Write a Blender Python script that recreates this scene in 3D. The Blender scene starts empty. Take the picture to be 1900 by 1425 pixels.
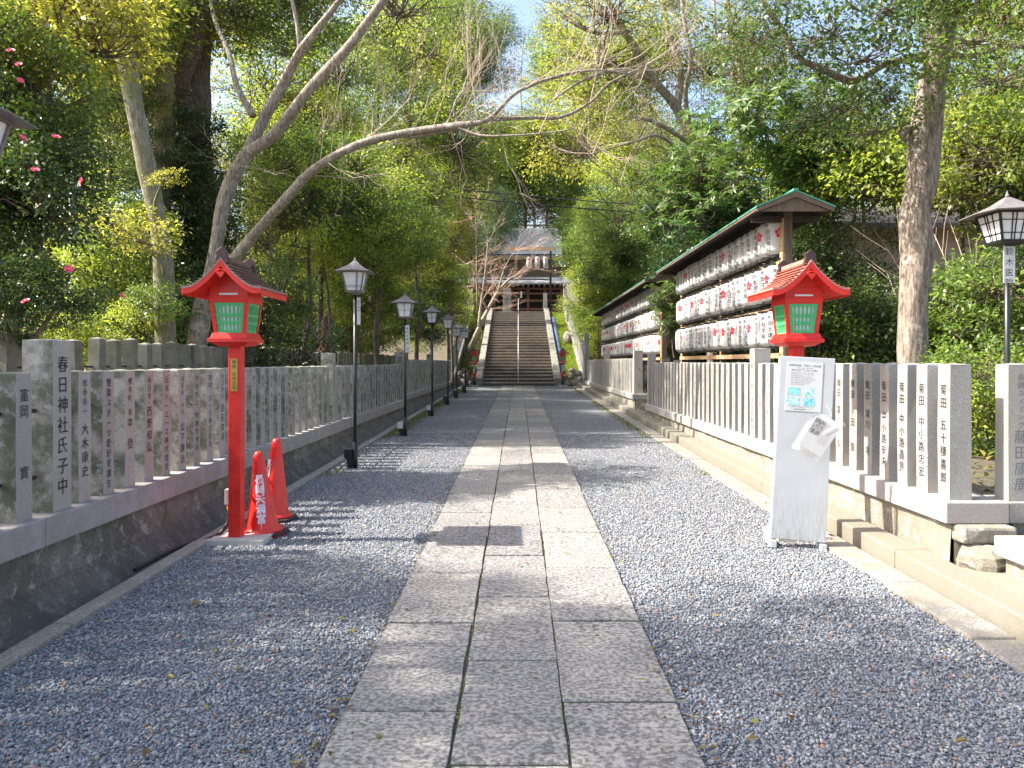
import bpy, math, random
import numpy as np
from mathutils import Vector, Matrix, noise
R = math.radians
SC = bpy.context.scene
COL = SC.collection
# ------------------------------------------------------------------ camera
EYE = 1.55
FPX = 1420.0            # focal length in pixels of a 1900 px wide frame
cam_d = bpy.data.cameras.new('camera')
cam = bpy.data.objects.new('camera', cam_d); COL.objects.link(cam)
cam.location = (0, 0, EYE); cam.rotation_euler = (R(90), 0, 0)
cam_d.sensor_width = 36; cam_d.lens = 36*FPX/1900
cam_d.shift_x = -12/1900; cam_d.shift_y = -40.5/1900
cam_d.clip_end = 600; cam_d.clip_start = 0.05
SC.camera = cam
# ------------------------------------------------------------------ world, sun, exposure
SUN_DIR = Vector((1.0, 0.05, -1.0)).normalized()     # the way the light travels
w = bpy.data.worlds.new('World'); SC.world = w; w.use_nodes = True
nt = w.node_tree; bg = nt.nodes['Background']
sky = nt.nodes.new('ShaderNodeTexSky'); sky.sky_type = 'NISHITA'; sky.sun_disc = False
sky.sun_elevation = R(45); sky.sun_rotation = R(-93); sky.air_density = 1.0; sky.dust_density = 4.0; sky.ozone_density = 1.0
nt.links.new(sky.outputs[0], bg.inputs[0]); bg.inputs[1].default_value = 0.145
sd = bpy.data.lights.new('sun', 'SUN'); sd.energy = 4.5; sd.angle = R(0.53); sd.color = (1.0, 0.95, 0.87)
so = bpy.data.objects.new('sun', sd); COL.objects.link(so)
so.rotation_euler = SUN_DIR.to_track_quat('-Z', 'Y').to_euler(); so.location = (-30, 0, 30)
SC.view_settings.view_transform = 'Standard'; SC.view_settings.look = 'None'
SC.view_settings.exposure = 1.58; SC.view_settings.gamma = 1.0
SC.cycles.max_bounces = 7; SC.cycles.diffuse_bounces = 4; SC.cycles.glossy_bounces = 2
SC.cycles.transmission_bounces = 5; SC.cycles.transparent_max_bounces = 6
SC.cycles.sample_clamp_indirect = 6
# ------------------------------------------------------------------ materials
def ramp(nt, fac, stops):
    n = nt.nodes.new('ShaderNodeValToRGB'); cr = n.color_ramp
    while len(cr.elements) < len(stops): cr.elements.new(0.5)
    for e, (p, c) in zip(cr.elements, stops):
        e.position = p; e.color = (c[0], c[1], c[2], 1)
    nt.links.new(fac, n.inputs[0]); return n.outputs[0]
def noise_n(nt, vec, scale, detail=3, rough=.55, w=None):
    n = nt.nodes.new('ShaderNodeTexNoise'); n.inputs['Scale'].default_value = scale
    n.inputs['Detail'].default_value = detail; n.inputs['Roughness'].default_value = rough
    if vec is not None: nt.links.new(vec, n.inputs['Vector'])
    return n.outputs[0]
def mixc(nt, fac, a, b, mode='MIX'):
    n = nt.nodes.new('ShaderNodeMix'); n.data_type = 'RGBA'; n.blend_type = mode
    def put(sock, v):
        if hasattr(v, 'links') or isinstance(v, bpy.types.NodeSocket): nt.links.new(v, sock)
        elif isinstance(v, (int, float)): sock.default_value = v
        else: sock.default_value = (v[0], v[1], v[2], 1)
    put(n.inputs[0], fac); put(n.inputs[6], a); put(n.inputs[7], b)
    return n.outputs[2]
def bump(nt, h, strength, dist, bsdf):
    b = nt.nodes.new('ShaderNodeBump'); b.inputs['Strength'].default_value = strength
    b.inputs['Distance'].default_value = dist; nt.links.new(h, b.inputs['Height'])
    nt.links.new(b.outputs[0], bsdf.inputs['Normal']); return b
def newmat(name):
    m = bpy.data.materials.new(name); m.use_nodes = True
    nt = m.node_tree; b = nt.nodes['Principled BSDF']; return m, nt, b
def world_pos(nt):
    return nt.nodes.new('ShaderNodeNewGeometry').outputs['Position']
def obj_pos(nt):
    return nt.nodes.new('ShaderNodeTexCoord').outputs['Object']
def plain(name, c, rough=.6, metal=0, var=.12, scale=9, bmp=0.0):
    m, nt, b = newmat(name); p = world_pos(nt)
    f = noise_n(nt, p, scale, 4)
    lo = tuple(x*(1-var) for x in c); hi = tuple(min(1, x*(1+var)) for x in c)
    nt.links.new(ramp(nt, f, [(.3, lo), (.7, hi)]), b.inputs['Base Color'])
    b.inputs['Roughness'].default_value = rough; b.inputs['Metallic'].default_value = metal
    if bmp: bump(nt, noise_n(nt, p, scale*6, 3), bmp, .01, b)
    return m
def granite(name, light, dark, stain=None, stain_amt=.5, speck=240, stain2=None, lo=.38, coarse=1.0, faced=False):
    m, nt, b = newmat(name); p = world_pos(nt)
    f = noise_n(nt, p, speck, 2, .7)
    c = ramp(nt, f, [(.36, dark), (.47, tuple((a+d)/2 for a, d in zip(light, dark))), (.56, light), (.7, tuple(min(1, x*1.15) for x in light))])
    g = noise_n(nt, p, 2.1*coarse, 4)
    c = mixc(nt, ramp(nt, g, [(.3, (0, 0, 0)), (.75, (.35, .35, .35))]), c, tuple(x*.75 for x in light))
    if stain:
        s = noise_n(nt, p, 5.5*coarse, 7, .68)
        clean = c; c = mixc(nt, ramp(nt, s, [(lo, (0, 0, 0)), (lo+.17, (stain_amt,)*3)]), c, stain)
    if stain2:
        s = noise_n(nt, p, 14*coarse, 6, .7)
        c = mixc(nt, ramp(nt, s, [(.56, (0, 0, 0)), (.62, (.75, .75, .75))]), c, stain2)
    if faced:      # algae sits on the faces away from the path; the lettered faces are cleaner
        sp = nt.nodes.new('ShaderNodeSeparateXYZ'); nt.links.new(nt.nodes.new('ShaderNodeNewGeometry').outputs['True Normal'], sp.inputs[0])
        low = noise_n(nt, p, 3.0, 5); tint = mixc(nt, ramp(nt, low, [(.45, (0, 0, 0)), (.7, (.4, .4, .4))]), clean, (.31, .28, .22))
        c = mixc(nt, ramp(nt, sp.outputs[0], [(.45, (0, 0, 0)), (.6, (.93, .93, .93))]), c, tint)
    # each stone has its own tone
    oi = nt.nodes.new('ShaderNodeObjectInfo')
    c = mixc(nt, 1.0, c, ramp(nt, oi.outputs['Random'], [(0, (.84, .84, .82)), (1, (1.08, 1.06, 1.04))]), 'MULTIPLY')
    nt.links.new(c, b.inputs['Base Color']); b.inputs['Roughness'].default_value = .82
    bump(nt, noise_n(nt, p, 90, 4, .7), .35, .006, b)
    return m
def leafmat(name, dark, mid, light, rough=.38, trans=.38, tc=None, obvar=.35):
    m, nt, b = newmat(name)
    g = nt.nodes.new('ShaderNodeNewGeometry'); oi = nt.nodes.new('ShaderNodeObjectInfo')
    c = ramp(nt, g.outputs['Random Per Island'], [(0, dark), (.5, mid), (1, light)])
    c = mixc(nt, 1.0, c, ramp(nt, oi.outputs['Random'], [(0, (1-obvar,)*3), (1, (1+obvar*.8, 1+obvar*.55, 1))]), 'MULTIPLY')
    nt.links.new(c, b.inputs['Base Color']); b.inputs['Roughness'].default_value = rough
    t = nt.nodes.new('ShaderNodeBsdfTranslucent')
    tc = tc or (1.4, 1.45, .65)
    nt.links.new(mixc(nt, 1.0, c, tc, 'MULTIPLY'), t.inputs[0])
    mx = nt.nodes.new('ShaderNodeMixShader'); mx.inputs[0].default_value = trans
    nt.links.new(b.outputs[0], mx.inputs[1]); nt.links.new(t.outputs[0], mx.inputs[2])
    nt.links.new(mx.outputs[0], nt.nodes['Material Output'].inputs[0])
    return m
def barkmat(name, dark, light, patch=None, vscale=1.0, moss=None):
    m, nt, b = newmat(name); p = obj_pos(nt)
    mp = nt.nodes.new('ShaderNodeMapping'); mp.inputs['Scale'].default_value = (6*vscale, 6*vscale, 1.2*vscale)
    nt.links.new(p, mp.inputs[0])
    f = noise_n(nt, mp.outputs[0], 4.5, 8, .72)
    c = ramp(nt, f, [(.38, dark), (.58, light)])
    fine = noise_n(nt, mp.outputs[0], 16, 5, .7)
    c = mixc(nt, 1.0, c, ramp(nt, fine, [(.38, (.55, .55, .55)), (.56, (1.12, 1.12, 1.12))]), 'MULTIPLY')
    if patch:
        s = noise_n(nt, p, 3.2, 5, .6)
        c = mixc(nt, ramp(nt, s, [(.60, (0, 0, 0)), (.66, (.85, .85, .85))]), c, patch)
    if moss:
        s = noise_n(nt, p, 1.4, 6, .7)
        c = mixc(nt, ramp(nt, s, [(.47, (0, 0, 0)), (.6, (.75, .75, .75))]), c, moss)
    nt.links.new(c, b.inputs['Base Color']); b.inputs['Roughness'].default_value = .9
    bump(nt, f, .9, .03, b)
    return m
def woodmat(name, dark, light, axis=1):
    m, nt, b = newmat(name); p = world_pos(nt)
    mp = nt.nodes.new('ShaderNodeMapping'); sc = [30, 30, 30]; sc[axis] = 1.6; mp.inputs['Scale'].default_value = sc
    nt.links.new(p, mp.inputs[0]); f = noise_n(nt, mp.outputs[0], 1.0, 6, .6)
    nt.links.new(ramp(nt, f, [(.3, dark), (.7, light)]), b.inputs['Base Color'])
    b.inputs['Roughness'].default_value = .75; bump(nt, f, .3, .004, b)
    return m
def gravelmat():
    m, nt, b = newmat('gravel'); p = world_pos(nt)
    v = nt.nodes.new('ShaderNodeTexVoronoi'); v.inputs['Scale'].default_value = 62
    nt.links.new(p, v.inputs['Vector'])
    sep = nt.nodes.new('ShaderNodeSeparateColor'); nt.links.new(v.outputs['Color'], sep.inputs[0])
    c = ramp(nt, sep.outputs[0], [(0, (.10, .115, .135)), (.35, (.20, .215, .235)), (.7, (.29, .305, .325)), (.93, (.46, .46, .46)), (.97, (.56, .51, .42))])
    e = ramp(nt, v.outputs['Distance'], [(.25, (1, 1, 1)), (.62, (.42, .42, .42))])
    c = mixc(nt, 1.0, c, e, 'MULTIPLY')
    big = noise_n(nt, p, .9, 5, .6)
    c = mixc(nt, 1.0, c, ramp(nt, big, [(.3, (.85, .86, .9)), (.7, (1.1, 1.06, 1.0))]), 'MULTIPLY')
    nt.links.new(c, b.inputs['Base Color']); b.inputs['Roughness'].default_value = .85
    n = nt.nodes.new('ShaderNodeMath'); n.operation = 'MULTIPLY'; n.inputs[1].default_value = -1
    nt.links.new(v.outputs['Distance'], n.inputs[0])
    bump(nt, n.outputs[0], .8, .012, b)
    return m
def slabmat():
    m, nt, b = newmat('paving_slab'); p = world_pos(nt)
    mp = nt.nodes.new('ShaderNodeMapping'); mp.inputs['Scale'].default_value = (1, 1.15, 1); nt.links.new(p, mp.inputs[0])
    f = noise_n(nt, mp.outputs[0], 44, 5, .6)
    c = ramp(nt, f, [(.40, (.125, .122, .12)), (.49, (.225, .22, .213)), (.58, (.36, .348, .33))])
    f2 = noise_n(nt, p, 260, 2, .7)
    c = mixc(nt, .45, c, ramp(nt, f2, [(.35, (.55, .55, .55)), (.6, (1.25, 1.22, 1.18))]), 'MULTIPLY')
    big = noise_n(nt, p, 1.7, 4)
    c = mixc(nt, 1.0, c, ramp(nt, big, [(.3, (.86, .85, .84)), (.7, (1.12, 1.1, 1.04))]), 'MULTIPLY')
    g = nt.nodes.new('ShaderNodeNewGeometry')
    c = mixc(nt, 1.0, c, ramp(nt, g.outputs['Random Per Island'], [(0, (.74, .74, .77)), (.5, (.95, .94, .93)), (1, (1.16, 1.13, 1.07))]), 'MULTIPLY')
    nt.links.new(c, b.inputs['Base Color']); b.inputs['Roughness'].default_value = .85
    bump(nt, f, .7, .008, b)
    return m
def wallmat(name, base, stain, white, amt=.6):
    m, nt, b = newmat(name); p = world_pos(nt)
    a = noise_n(nt, p, 3.2, 8, .72); s = noise_n(nt, p, 9, 8, .75); f = noise_n(nt, p, 70, 3, .7)
    c = ramp(nt, f, [(.35, tuple(x*.7 for x in base)), (.65, tuple(x*1.2 for x in base))])
    c = mixc(nt, ramp(nt, a, [(.40, (0, 0, 0)), (.58, (amt,)*3)]), c, stain)
    c = mixc(nt, ramp(nt, s, [(.53, (0, 0, 0)), (.64, (.8, .8, .8))]), c, white)
    nt.links.new(c, b.inputs['Base Color']); b.inputs['Roughness'].default_value = .92
    bump(nt, s, .8, .03, b)
    return m
M = {}
M['granite'] = granite('granite', (.43, .415, .39), (.16, .16, .16), (.30, .27, .21), .35)
M['granite_moss'] = granite('granite_mossy', (.47, .44, .41), (.20, .19, .18), (.085, .105, .06), .85, stain2=(.42, .43, .42), lo=.40, faced=True)
M['granite_old'] = granite('granite_old', (.26, .25, .215), (.09, .09, .08), (.10, .11, .06), .6, lo=.45)
M['granite_stair'] = granite('granite_stair', (.36, .34, .31), (.14, .14, .13), (.10, .10, .07), .5)
M['coping'] = granite('granite_coping', (.39, .375, .365), (.15, .148, .15), (.27, .24, .19), .4)
M['coping_left'] = granite('granite_coping_left', (.43, .40, .41), (.20, .185, .19), (.22, .21, .16), .5)
M['kerb'] = granite('kerb_stone', (.27, .25, .215), (.15, .14, .12), (.22, .20, .13), .5, speck=120)
M['strip'] = granite('strip_stone', (.37, .35, .32), (.14, .14, .14), (.22, .19, .14), .6, speck=60)
M['wall_left'] = wallmat('mossy_wall', (.23, .21, .18), (.075, .08, .05), (.46, .44, .41), .7)
M['wall_right'] = wallmat('limed_wall', (.30, .27, .215), (.19, .17, .12), (.56, .53, .48), .5)
M['gutter'] = wallmat('gutter_concrete', (.155, .14, .115), (.06, .06, .048), (.26, .245, .22))
M['gravel'] = gravelmat(); M['slab'] = slabmat()
M['joint'] = wallmat('joint_soil', (.055, .045, .035), (.06, .085, .03), (.10, .11, .05))
M['soil'] = wallmat('forest_soil', (.11, .085, .055), (.05, .055, .03), (.22, .16, .10))
M['drygrass'] = wallmat('dry_bank', (.46, .34, .20), (.30, .24, .13), (.55, .44, .30))
def redpaint():
    m, nt, b = newmat('red_paint'); p = world_pos(nt)
    f = noise_n(nt, p, 6, 6, .7); g = noise_n(nt, p, 45, 5, .7)
    c = ramp(nt, f, [(.3, (.58, .016, .012)), (.6, (.72, .026, .016)), (.8, (.74, .06, .04))])
    c = mixc(nt, ramp(nt, g, [(.62, (0, 0, 0)), (.70, (.55, .55, .55))]), c, (.30, .03, .025))
    nt.links.new(c, b.inputs['Base Color']); nt.links.new(ramp(nt, f, [(.3, (.32,)*3), (.7, (.6,)*3)]), b.inputs['Roughness'])
    bump(nt, g, .18, .003, b); return m
M['red'] = redpaint()
M['red_far'] = plain('worn_red_paint', (.55, .05, .035), .5, var=.2)
M['green_lattice'] = plain('green_lattice', (.07, .45, .17), .5)
M['milk'] = plain('frosted_panel', (.60, .67, .62), .4, var=.06)
M['roof_brown'] = granite('copper_brown_shingle', (.30, .215, .185), (.19, .13, .115), speck=60)
M['dark_brown'] = plain('dark_brown_metal', (.055, .026, .024), .45)
M['black'] = plain('black_metal', (.018, .017, .018), .4, var=.3)
M['lamp_metal'] = plain('weathered_lamp_metal', (.17, .15, .145), .5, var=.2, scale=20)
M['glass'] = plain('milk_glass', (.74, .74, .74), .25, var=.05)
M['white'] = plain('white_board', (.43, .44, .46), .45, var=.05, scale=3)
def boardmat():
    m, nt, b = newmat('painted_board'); p = obj_pos(nt)
    mp = nt.nodes.new('ShaderNodeMapping'); mp.inputs['Scale'].default_value = (60, 60, 6); nt.links.new(p, mp.inputs[0])
    sp = nt.nodes.new('ShaderNodeSeparateXYZ'); nt.links.new(p, sp.inputs[0])
    s = noise_n(nt, mp.outputs[0], 1.0, 5, .7); low = ramp(nt, sp.outputs[2], [(.05, (.8, .8, .8)), (.55, (0, 0, 0))])
    st = mixc(nt, 1.0, ramp(nt, s, [(.45, (0, 0, 0)), (.62, (1, 1, 1))]), low, 'MULTIPLY')
    c = ramp(nt, noise_n(nt, p, 5, 5, .6), [(.3, (.40, .41, .43)), (.7, (.46, .47, .48))])
    nt.links.new(mixc(nt, st, c, (.27, .265, .25)), b.inputs['Base Color']); b.inputs['Roughness'].default_value = .42
    bump(nt, noise_n(nt, p, 4, 3), .12, .01, b); return m
M['board'] = boardmat()
M['white_paper'] = plain('white_sheet', (.52, .52, .515), .6, var=.03)
M['ink'] = plain('black_ink', (.02, .02, .022), .7)
M['ink_fade'] = plain('faded_ink', (.14, .135, .13), .8, var=.4, scale=40)
M['ink_grey'] = plain('grey_print', (.14, .14, .15), .7)
M['red_ink'] = plain('red_ink', (.62, .02, .05), .6)
M['cone'] = plain('red_cone_plastic', (.68, .028, .02), .32, var=.10)
M['cone_cap'] = plain('red_tape', (.75, .01, .008), .3)
M['stencil'] = plain('white_stencil', (.82, .72, .76), .7, var=.1, scale=60)
M['rubber'] = plain('black_rubber', (.022, .02, .02), .6)
M['brass'] = plain('brass_plate', (.48, .33, .08), .35, .4)
M['concrete'] = plain('pale_concrete', (.46, .44, .40), .8, bmp=.3)
M['grey_box'] = plain('grey_box', (.50, .50, .48), .5)
M['orange'] = plain('orange_fitting', (.62, .22, .05), .5)
M['wood_post'] = woodmat('grey_brown_timber', (.10, .068, .048), (.19, .135, .10), 2)
M['wood_dark'] = woodmat('dark_timber', (.030, .024, .022), (.065, .05, .044))
M['wood_fascia'] = woodmat('brown_fascia', (.10, .055, .038), (.21, .12, .085))
M['wood_rail'] = woodmat('pale_rail', (.36, .22, .11), (.58, .39, .22))
M['copper'] = plain('green_copper', (.07, .28, .20), .5, var=.2)
M['bluetarp'] = plain('blue_sheet', (.10, .16, .30), .4, var=.35, scale=14)
M['beige'] = plain('beige_stucco', (.48, .36, .25), .9, var=.08, scale=2)
M['tile'] = plain('grey_tiles', (.42, .42, .45), .6, var=.2, scale=4)
M['wood_red'] = woodmat('reddish_timber', (.22, .09, .06), (.36, .17, .12))
M['pinkflower'] = plain('pink_petals', (.80, .10, .22), .5, var=.3, scale=30)
M['flower_heart'] = plain('yellow_heart', (.75, .50, .08), .6)
M['cable'] = plain('cable', (.02, .02, .022), .5)
M['steel'] = plain('galvanised_rail', (.50, .49, .47), .4, .3)
M['moss'] = leafmat('moss', (.05, .075, .012), (.11, .14, .02), (.22, .21, .04), .8, .15)
M['litter'] = leafmat('litter', (.08, .03, .015), (.20, .12, .04), (.36, .32, .06), .6, .2, (1, 1, 1))
M['fern'] = leafmat('fern', (.07, .11, .015), (.15, .19, .03), (.26, .26, .05), .5, .4)
M['grass'] = leafmat('grass', (.10, .16, .02), (.18, .28, .03), (.32, .38, .06), .6, .4)
M['leaf_dark'] = leafmat('leaf_dark', (0.032, 0.065, 0.025), (0.061, 0.113, 0.038), (0.123, 0.181, 0.061), .30, .28)
M['leaf_mid'] = leafmat('leaf_mid', (0.065, 0.123, 0.035), (0.128, 0.210, 0.055), (0.239, 0.326, 0.102), .34, .40)
M['leaf_light'] = leafmat('leaf_light', (0.145, 0.210, 0.043), (0.275, 0.355, 0.080), (0.464, 0.522, 0.145), .40, .5)
M['leaf_olive'] = leafmat('leaf_olive', (0.123, 0.145, 0.043), (0.246, 0.261, 0.080), (0.450, 0.435, 0.145), .40, .5)
M['leaf_yellow'] = leafmat('leaf_yellow', (.19, .21, .05), (.33, .34, .09), (.50, .47, .16), .45, .5)
M['leaf_whorl'] = leafmat('leaf_whorl', (0.045, 0.095, 0.032), (0.085, 0.155, 0.048), (0.19, 0.265, 0.10), .42, .3)
M['leaf_cedar'] = leafmat('leaf_cedar', (0.029, 0.072, 0.036), (0.058, 0.123, 0.058), (0.102, 0.174, 0.072), .5, .2)
M['bark_grey'] = barkmat('bark_grey', (.13, .11, .088), (.42, .36, .29), patch=(.48, .44, .37))
M['bark_dark'] = barkmat('bark_dark', (.045, .035, .028), (.17, .13, .10))
M['bark_pale'] = barkmat('bark_pale', (.14, .13, .095), (.34, .31, .24), moss=(.16, .17, .07))
M['bark_mottled'] = barkmat('bark_mottled', (.12, .09, .068), (.36, .295, .23), patch=(.50, .46, .40), vscale=.9)
M['bark_moss'] = barkmat('bark_moss', (.09, .07, .05), (.22, .18, .13), moss=(.22, .19, .04))
M['bark_cedar'] = barkmat('bark_cedar', (.09, .045, .032), (.22, .12, .09), vscale=1.5)
M['twig'] = plain('twig', (.44, .34, .26), .8, var=.25, scale=3)
M['twig_dark'] = plain('twig_dark', (.11, .08, .055), .85, var=.3, scale=3)
M['twig_pink'] = plain('twig_pink', (.50, .33, .25), .8, var=.2, scale=3)
# ------------------------------------------------------------------ mesh helpers
class MB:
    def __init__(s): s.v = []; s.f = []; s.m = []; s.mats = []
    def mi(s, m):
        if m not in s.mats: s.mats.append(m)
        return s.mats.index(m)
    def add(s, vs, fs, m='granite'):
        k = len(s.v); i = s.mi(m); s.v += [tuple(x) for x in vs]
        for f in fs: s.f.append(tuple(k+j for j in f)); s.m.append(i)
        return s
    def box(s, x0, x1, y0, y1, z0, z1, m='granite', mat=None):
        vs = [Vector((x, y, z)) for x in (x0, x1) for y in (y0, y1) for z in (z0, z1)]
        if mat is not None: vs = [mat @ v for v in vs]
        return s.add(vs, [(0, 1, 3, 2), (4, 6, 7, 5), (0, 4, 5, 1), (2, 3, 7, 6), (0, 2, 6, 4), (1, 5, 7, 3)], m)
    def frus(s, cx, cy, z0, z1, a0, b0, a1, b1, m='granite', rz=0):
        c, sn = math.cos(rz), math.sin(rz); vs = []
        for z, a, b in ((z0, a0, b0), (z1, a1, b1)):
            for x, y in ((-a, -b), (a, -b), (a, b), (-a, b)): vs.append((cx+x*c-y*sn, cy+x*sn+y*c, z))
        return s.add(vs, [(3, 2, 1, 0), (4, 5, 6, 7), (0, 1, 5, 4), (1, 2, 6, 5), (2, 3, 7, 6), (3, 0, 4, 7)], m)
    def lathe(s, prof, n=16, m='granite', cx=0, cy=0, mat=None, cap=True):
        vs = []; fs = []
        for r, z in prof:
            for i in range(n):
                a = 2*math.pi*i/n; v = Vector((cx+r*math.cos(a), cy+r*math.sin(a), z)); vs.append(mat @ v if mat is not None else v)
        for j in range(len(prof)-1):
            for i in range(n):
                k = (i+1) % n; fs.append((j*n+i, j*n+k, (j+1)*n+k, (j+1)*n+i))
        if cap: fs.append(tuple(reversed(range(n)))); fs.append(tuple((len(prof)-1)*n+i for i in range(n)))
        return s.add(vs, fs, m)
    def tube(s, pts, rad, n=8, m='bark_grey', wob=0, seed=0, cap=True):
        pts = [Vector(p) for p in pts]; vs = []; fs = []; up = None
        for j, p in enumerate(pts):
            t = (pts[min(j+1, len(pts)-1)]-pts[max(j-1, 0)]).normalized()
            if up is None: up = t.cross(Vector((.31, .9, .13))).normalized()
            up = (up-t*up.dot(t)).normalized(); w2 = t.cross(up); r = rad[j] if hasattr(rad, '__len__') else rad
            for i in range(n):
                a = 2*math.pi*i/n; rr = r
                if wob: rr = r*(1+wob*noise.noise(Vector((math.cos(a)*1.3+seed, math.sin(a)*1.3, p.z*1.1+p.x*.8))))
                vs.append(p+up*(math.cos(a)*rr)+w2*(math.sin(a)*rr))
        for j in range(len(pts)-1):
            for i in range(n):
                k = (i+1) % n; fs.append((j*n+i, j*n+k, (j+1)*n+k, (j+1)*n+i))
        if cap: fs.append(tuple(reversed(range(n)))); fs.append(tuple((len(pts)-1)*n+i for i in range(n)))
        return s.add(vs, fs, m)
    def mesh(s, name, smooth=False):
        me = bpy.data.meshes.new(name); me.from_pydata(s.v, [], s.f)
        for m in s.mats: me.materials.append(M[m])
        me.polygons.foreach_set('material_index', s.m)
        if smooth: me.polygons.foreach_set('use_smooth', [True]*len(s.f))
        me.update(); return me
    def build(s, name, parent=None, smooth=False, loc=(0, 0, 0)):
        return link(name, s.mesh(name, smooth), parent, loc)
def link(name, me, parent=None, loc=(0, 0, 0), rz=0, sc=None):
    o = bpy.data.objects.new(name, me); COL.objects.link(o); o.location = loc
    if rz: o.rotation_euler = (0, 0, rz)
    if sc is not None: o.scale = sc if hasattr(sc, '__len__') else (sc, sc, sc)
    if parent is not None: o.parent = parent
    return o
def tag(o, label, cat, group=None, kind=None):
    o['label'] = label; o['category'] = cat
    if group: o['group'] = group
    if kind: o['kind'] = kind
    return o
def struct(o): o['kind'] = 'structure'; return o
def thing(name, loc, label, cat, group=None, rz=0):
    o = bpy.data.objects.new(name, None); COL.objects.link(o); o.location = loc; o.rotation_euler = (0, 0, rz)
    o.empty_display_size = .2
    return tag(o, label, cat, group)
def bevel(o, w, seg=2):
    b = o.modifiers.new('bevel', 'BEVEL'); b.width = w; b.segments = seg; b.limit_method = 'ANGLE'; return o
def W(px, py, Y): return Vector(((px-962)/FPX*Y, Y, EYE-(py-672)/FPX*Y))
def smooth_path(pts, rad, sub=5):
    P = [Vector(p) for p in pts]; out = []; rr = []
    for i in range(len(P)-1):
        p0, p1, p2, p3 = P[max(i-1, 0)], P[i], P[i+1], P[min(i+2, len(P)-1)]
        for k in range(sub):
            t = k/sub
            out.append(.5*((2*p1)+(p2-p0)*t+(2*p0-5*p1+4*p2-p3)*t*t+(3*p1-p0-3*p2+p3)*t**3)); rr.append(rad[i]*(1-t)+rad[i+1]*t)
    out.append(P[-1]); rr.append(rad[-1]); return out, rr
# ------------------------------------------------------------------ lettering: glyph outlines of the built-in font
GL = {}
def glyph(c):
    if c not in GL:
        cu = bpy.data.curves.new('glyph', 'FONT'); cu.body = c; cu.resolution_u = 1
        o = bpy.data.objects.new('glyph', cu); COL.objects.link(o)
        me = bpy.data.meshes.new_from_object(o.evaluated_get(bpy.context.evaluated_depsgraph_get()))
        vs = [(v.co.x, v.co.y) for v in me.vertices]; fs = [tuple(p.vertices) for p in me.polygons]
        bpy.data.objects.remove(o); bpy.data.curves.remove(cu); bpy.data.meshes.remove(me)
        if vs:
            xs = [v[0] for v in vs]; cx = (min(xs)+max(xs))/2
            vs = [(x-cx, y-.38) for x, y in vs]
        GL[c] = (vs, fs)
    return GL[c]
def vtext(mb, s, size, top, place, m='ink', pitch=1.12, sx=1.0, sizes=None):
    """vertical text: place(u, v) -> 3D point; u to the reader's right, v up"""
    y = top
    for i, c in enumerate(s):
        sz = sizes[i] if sizes else size
        if c != ' ':
            vs, fs = glyph(c)
            if vs: mb.add([place(x*sz*sx, y-sz*.5+yy*sz) for x, yy in vs], fs, m)
        y -= sz*pitch*(.7 if c == ' ' else 1)
    return y
def htext(mb, s, size, x0, v, place, m='ink', pitch=1.0):
    for i, c in enumerate(s):
        if c == ' ': continue
        vs, fs = glyph(c)
        if vs: mb.add([place(x0+i*size*pitch+x*size, v+yy*size) for x, yy in vs], fs, m)
def ordinal(n):
    w1 = ['zeroth','first','second','third','fourth','fifth','sixth','seventh','eighth','ninth','tenth','eleventh','twelfth','thirteenth','fourteenth','fifteenth','sixteenth','seventeenth','eighteenth','nineteenth']
    t = {2: ('twenty', 'twentieth'), 3: ('thirty', 'thirtieth'), 4: ('forty', 'fortieth'), 5: ('fifty', 'fiftieth')}
    if n < 20: return w1[n]
    a, b = divmod(n, 10); return t[a][1] if b == 0 else t[a][0]+'-'+w1[b]
# numpy mesh
def npmesh(name, v, quads, mats, smooth=False, mi=None):
    me = bpy.data.meshes.new(name); n = len(quads); k = quads.shape[1]
    me.vertices.add(len(v)); me.vertices.foreach_set('co', np.ascontiguousarray(v, dtype=np.float32).ravel())
    me.loops.add(n*k); me.loops.foreach_set('vertex_index', np.ascontiguousarray(quads, dtype=np.int32).ravel())
    me.polygons.add(n); me.polygons.foreach_set('loop_start', np.arange(0, n*k, k, dtype=np.int32))
    try: me.polygons.foreach_set('loop_total', np.full(n, k, dtype=np.int32))
    except Exception: pass
    for m in mats: me.materials.append(M[m])
    if mi is not None: me.polygons.foreach_set('material_index', mi)
    if smooth: me.polygons.foreach_set('use_smooth', [True]*n)
    me.update(calc_edges=True); return me
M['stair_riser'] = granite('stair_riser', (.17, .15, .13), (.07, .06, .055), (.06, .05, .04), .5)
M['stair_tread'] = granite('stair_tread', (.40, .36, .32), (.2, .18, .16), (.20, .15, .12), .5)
M['rock'] = wallmat('rock', (.34, .30, .25), (.20, .17, .11), (.46, .43, .38))
M['roof_red'] = granite('roof_red', (.58, .24, .19), (.44, .15, .12), speck=60)
M['pale_blue'] = plain('pale_blue_metal', (.40, .50, .60), .5)
def lanternmat():
    m, nt, b = newmat('lantern_paper'); p = obj_pos(nt)
    f = noise_n(nt, p, 7, 3)
    nt.links.new(ramp(nt, f, [(.3, (.74, .73, .72)), (.7, (.84, .84, .84))]), b.inputs['Base Color']); b.inputs['Roughness'].default_value = .5
    t = nt.nodes.new('ShaderNodeBsdfTranslucent'); t.inputs[0].default_value = (.75, .74, .70, 1)
    mx = nt.nodes.new('ShaderNodeMixShader'); mx.inputs[0].default_value = .40
    nt.links.new(b.outputs[0], mx.inputs[1]); nt.links.new(t.outputs[0], mx.inputs[2]); nt.links.new(mx.outputs[0], nt.nodes['Material Output'].inputs[0]); return m
M['lantern_paper'] = lanternmat()
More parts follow.
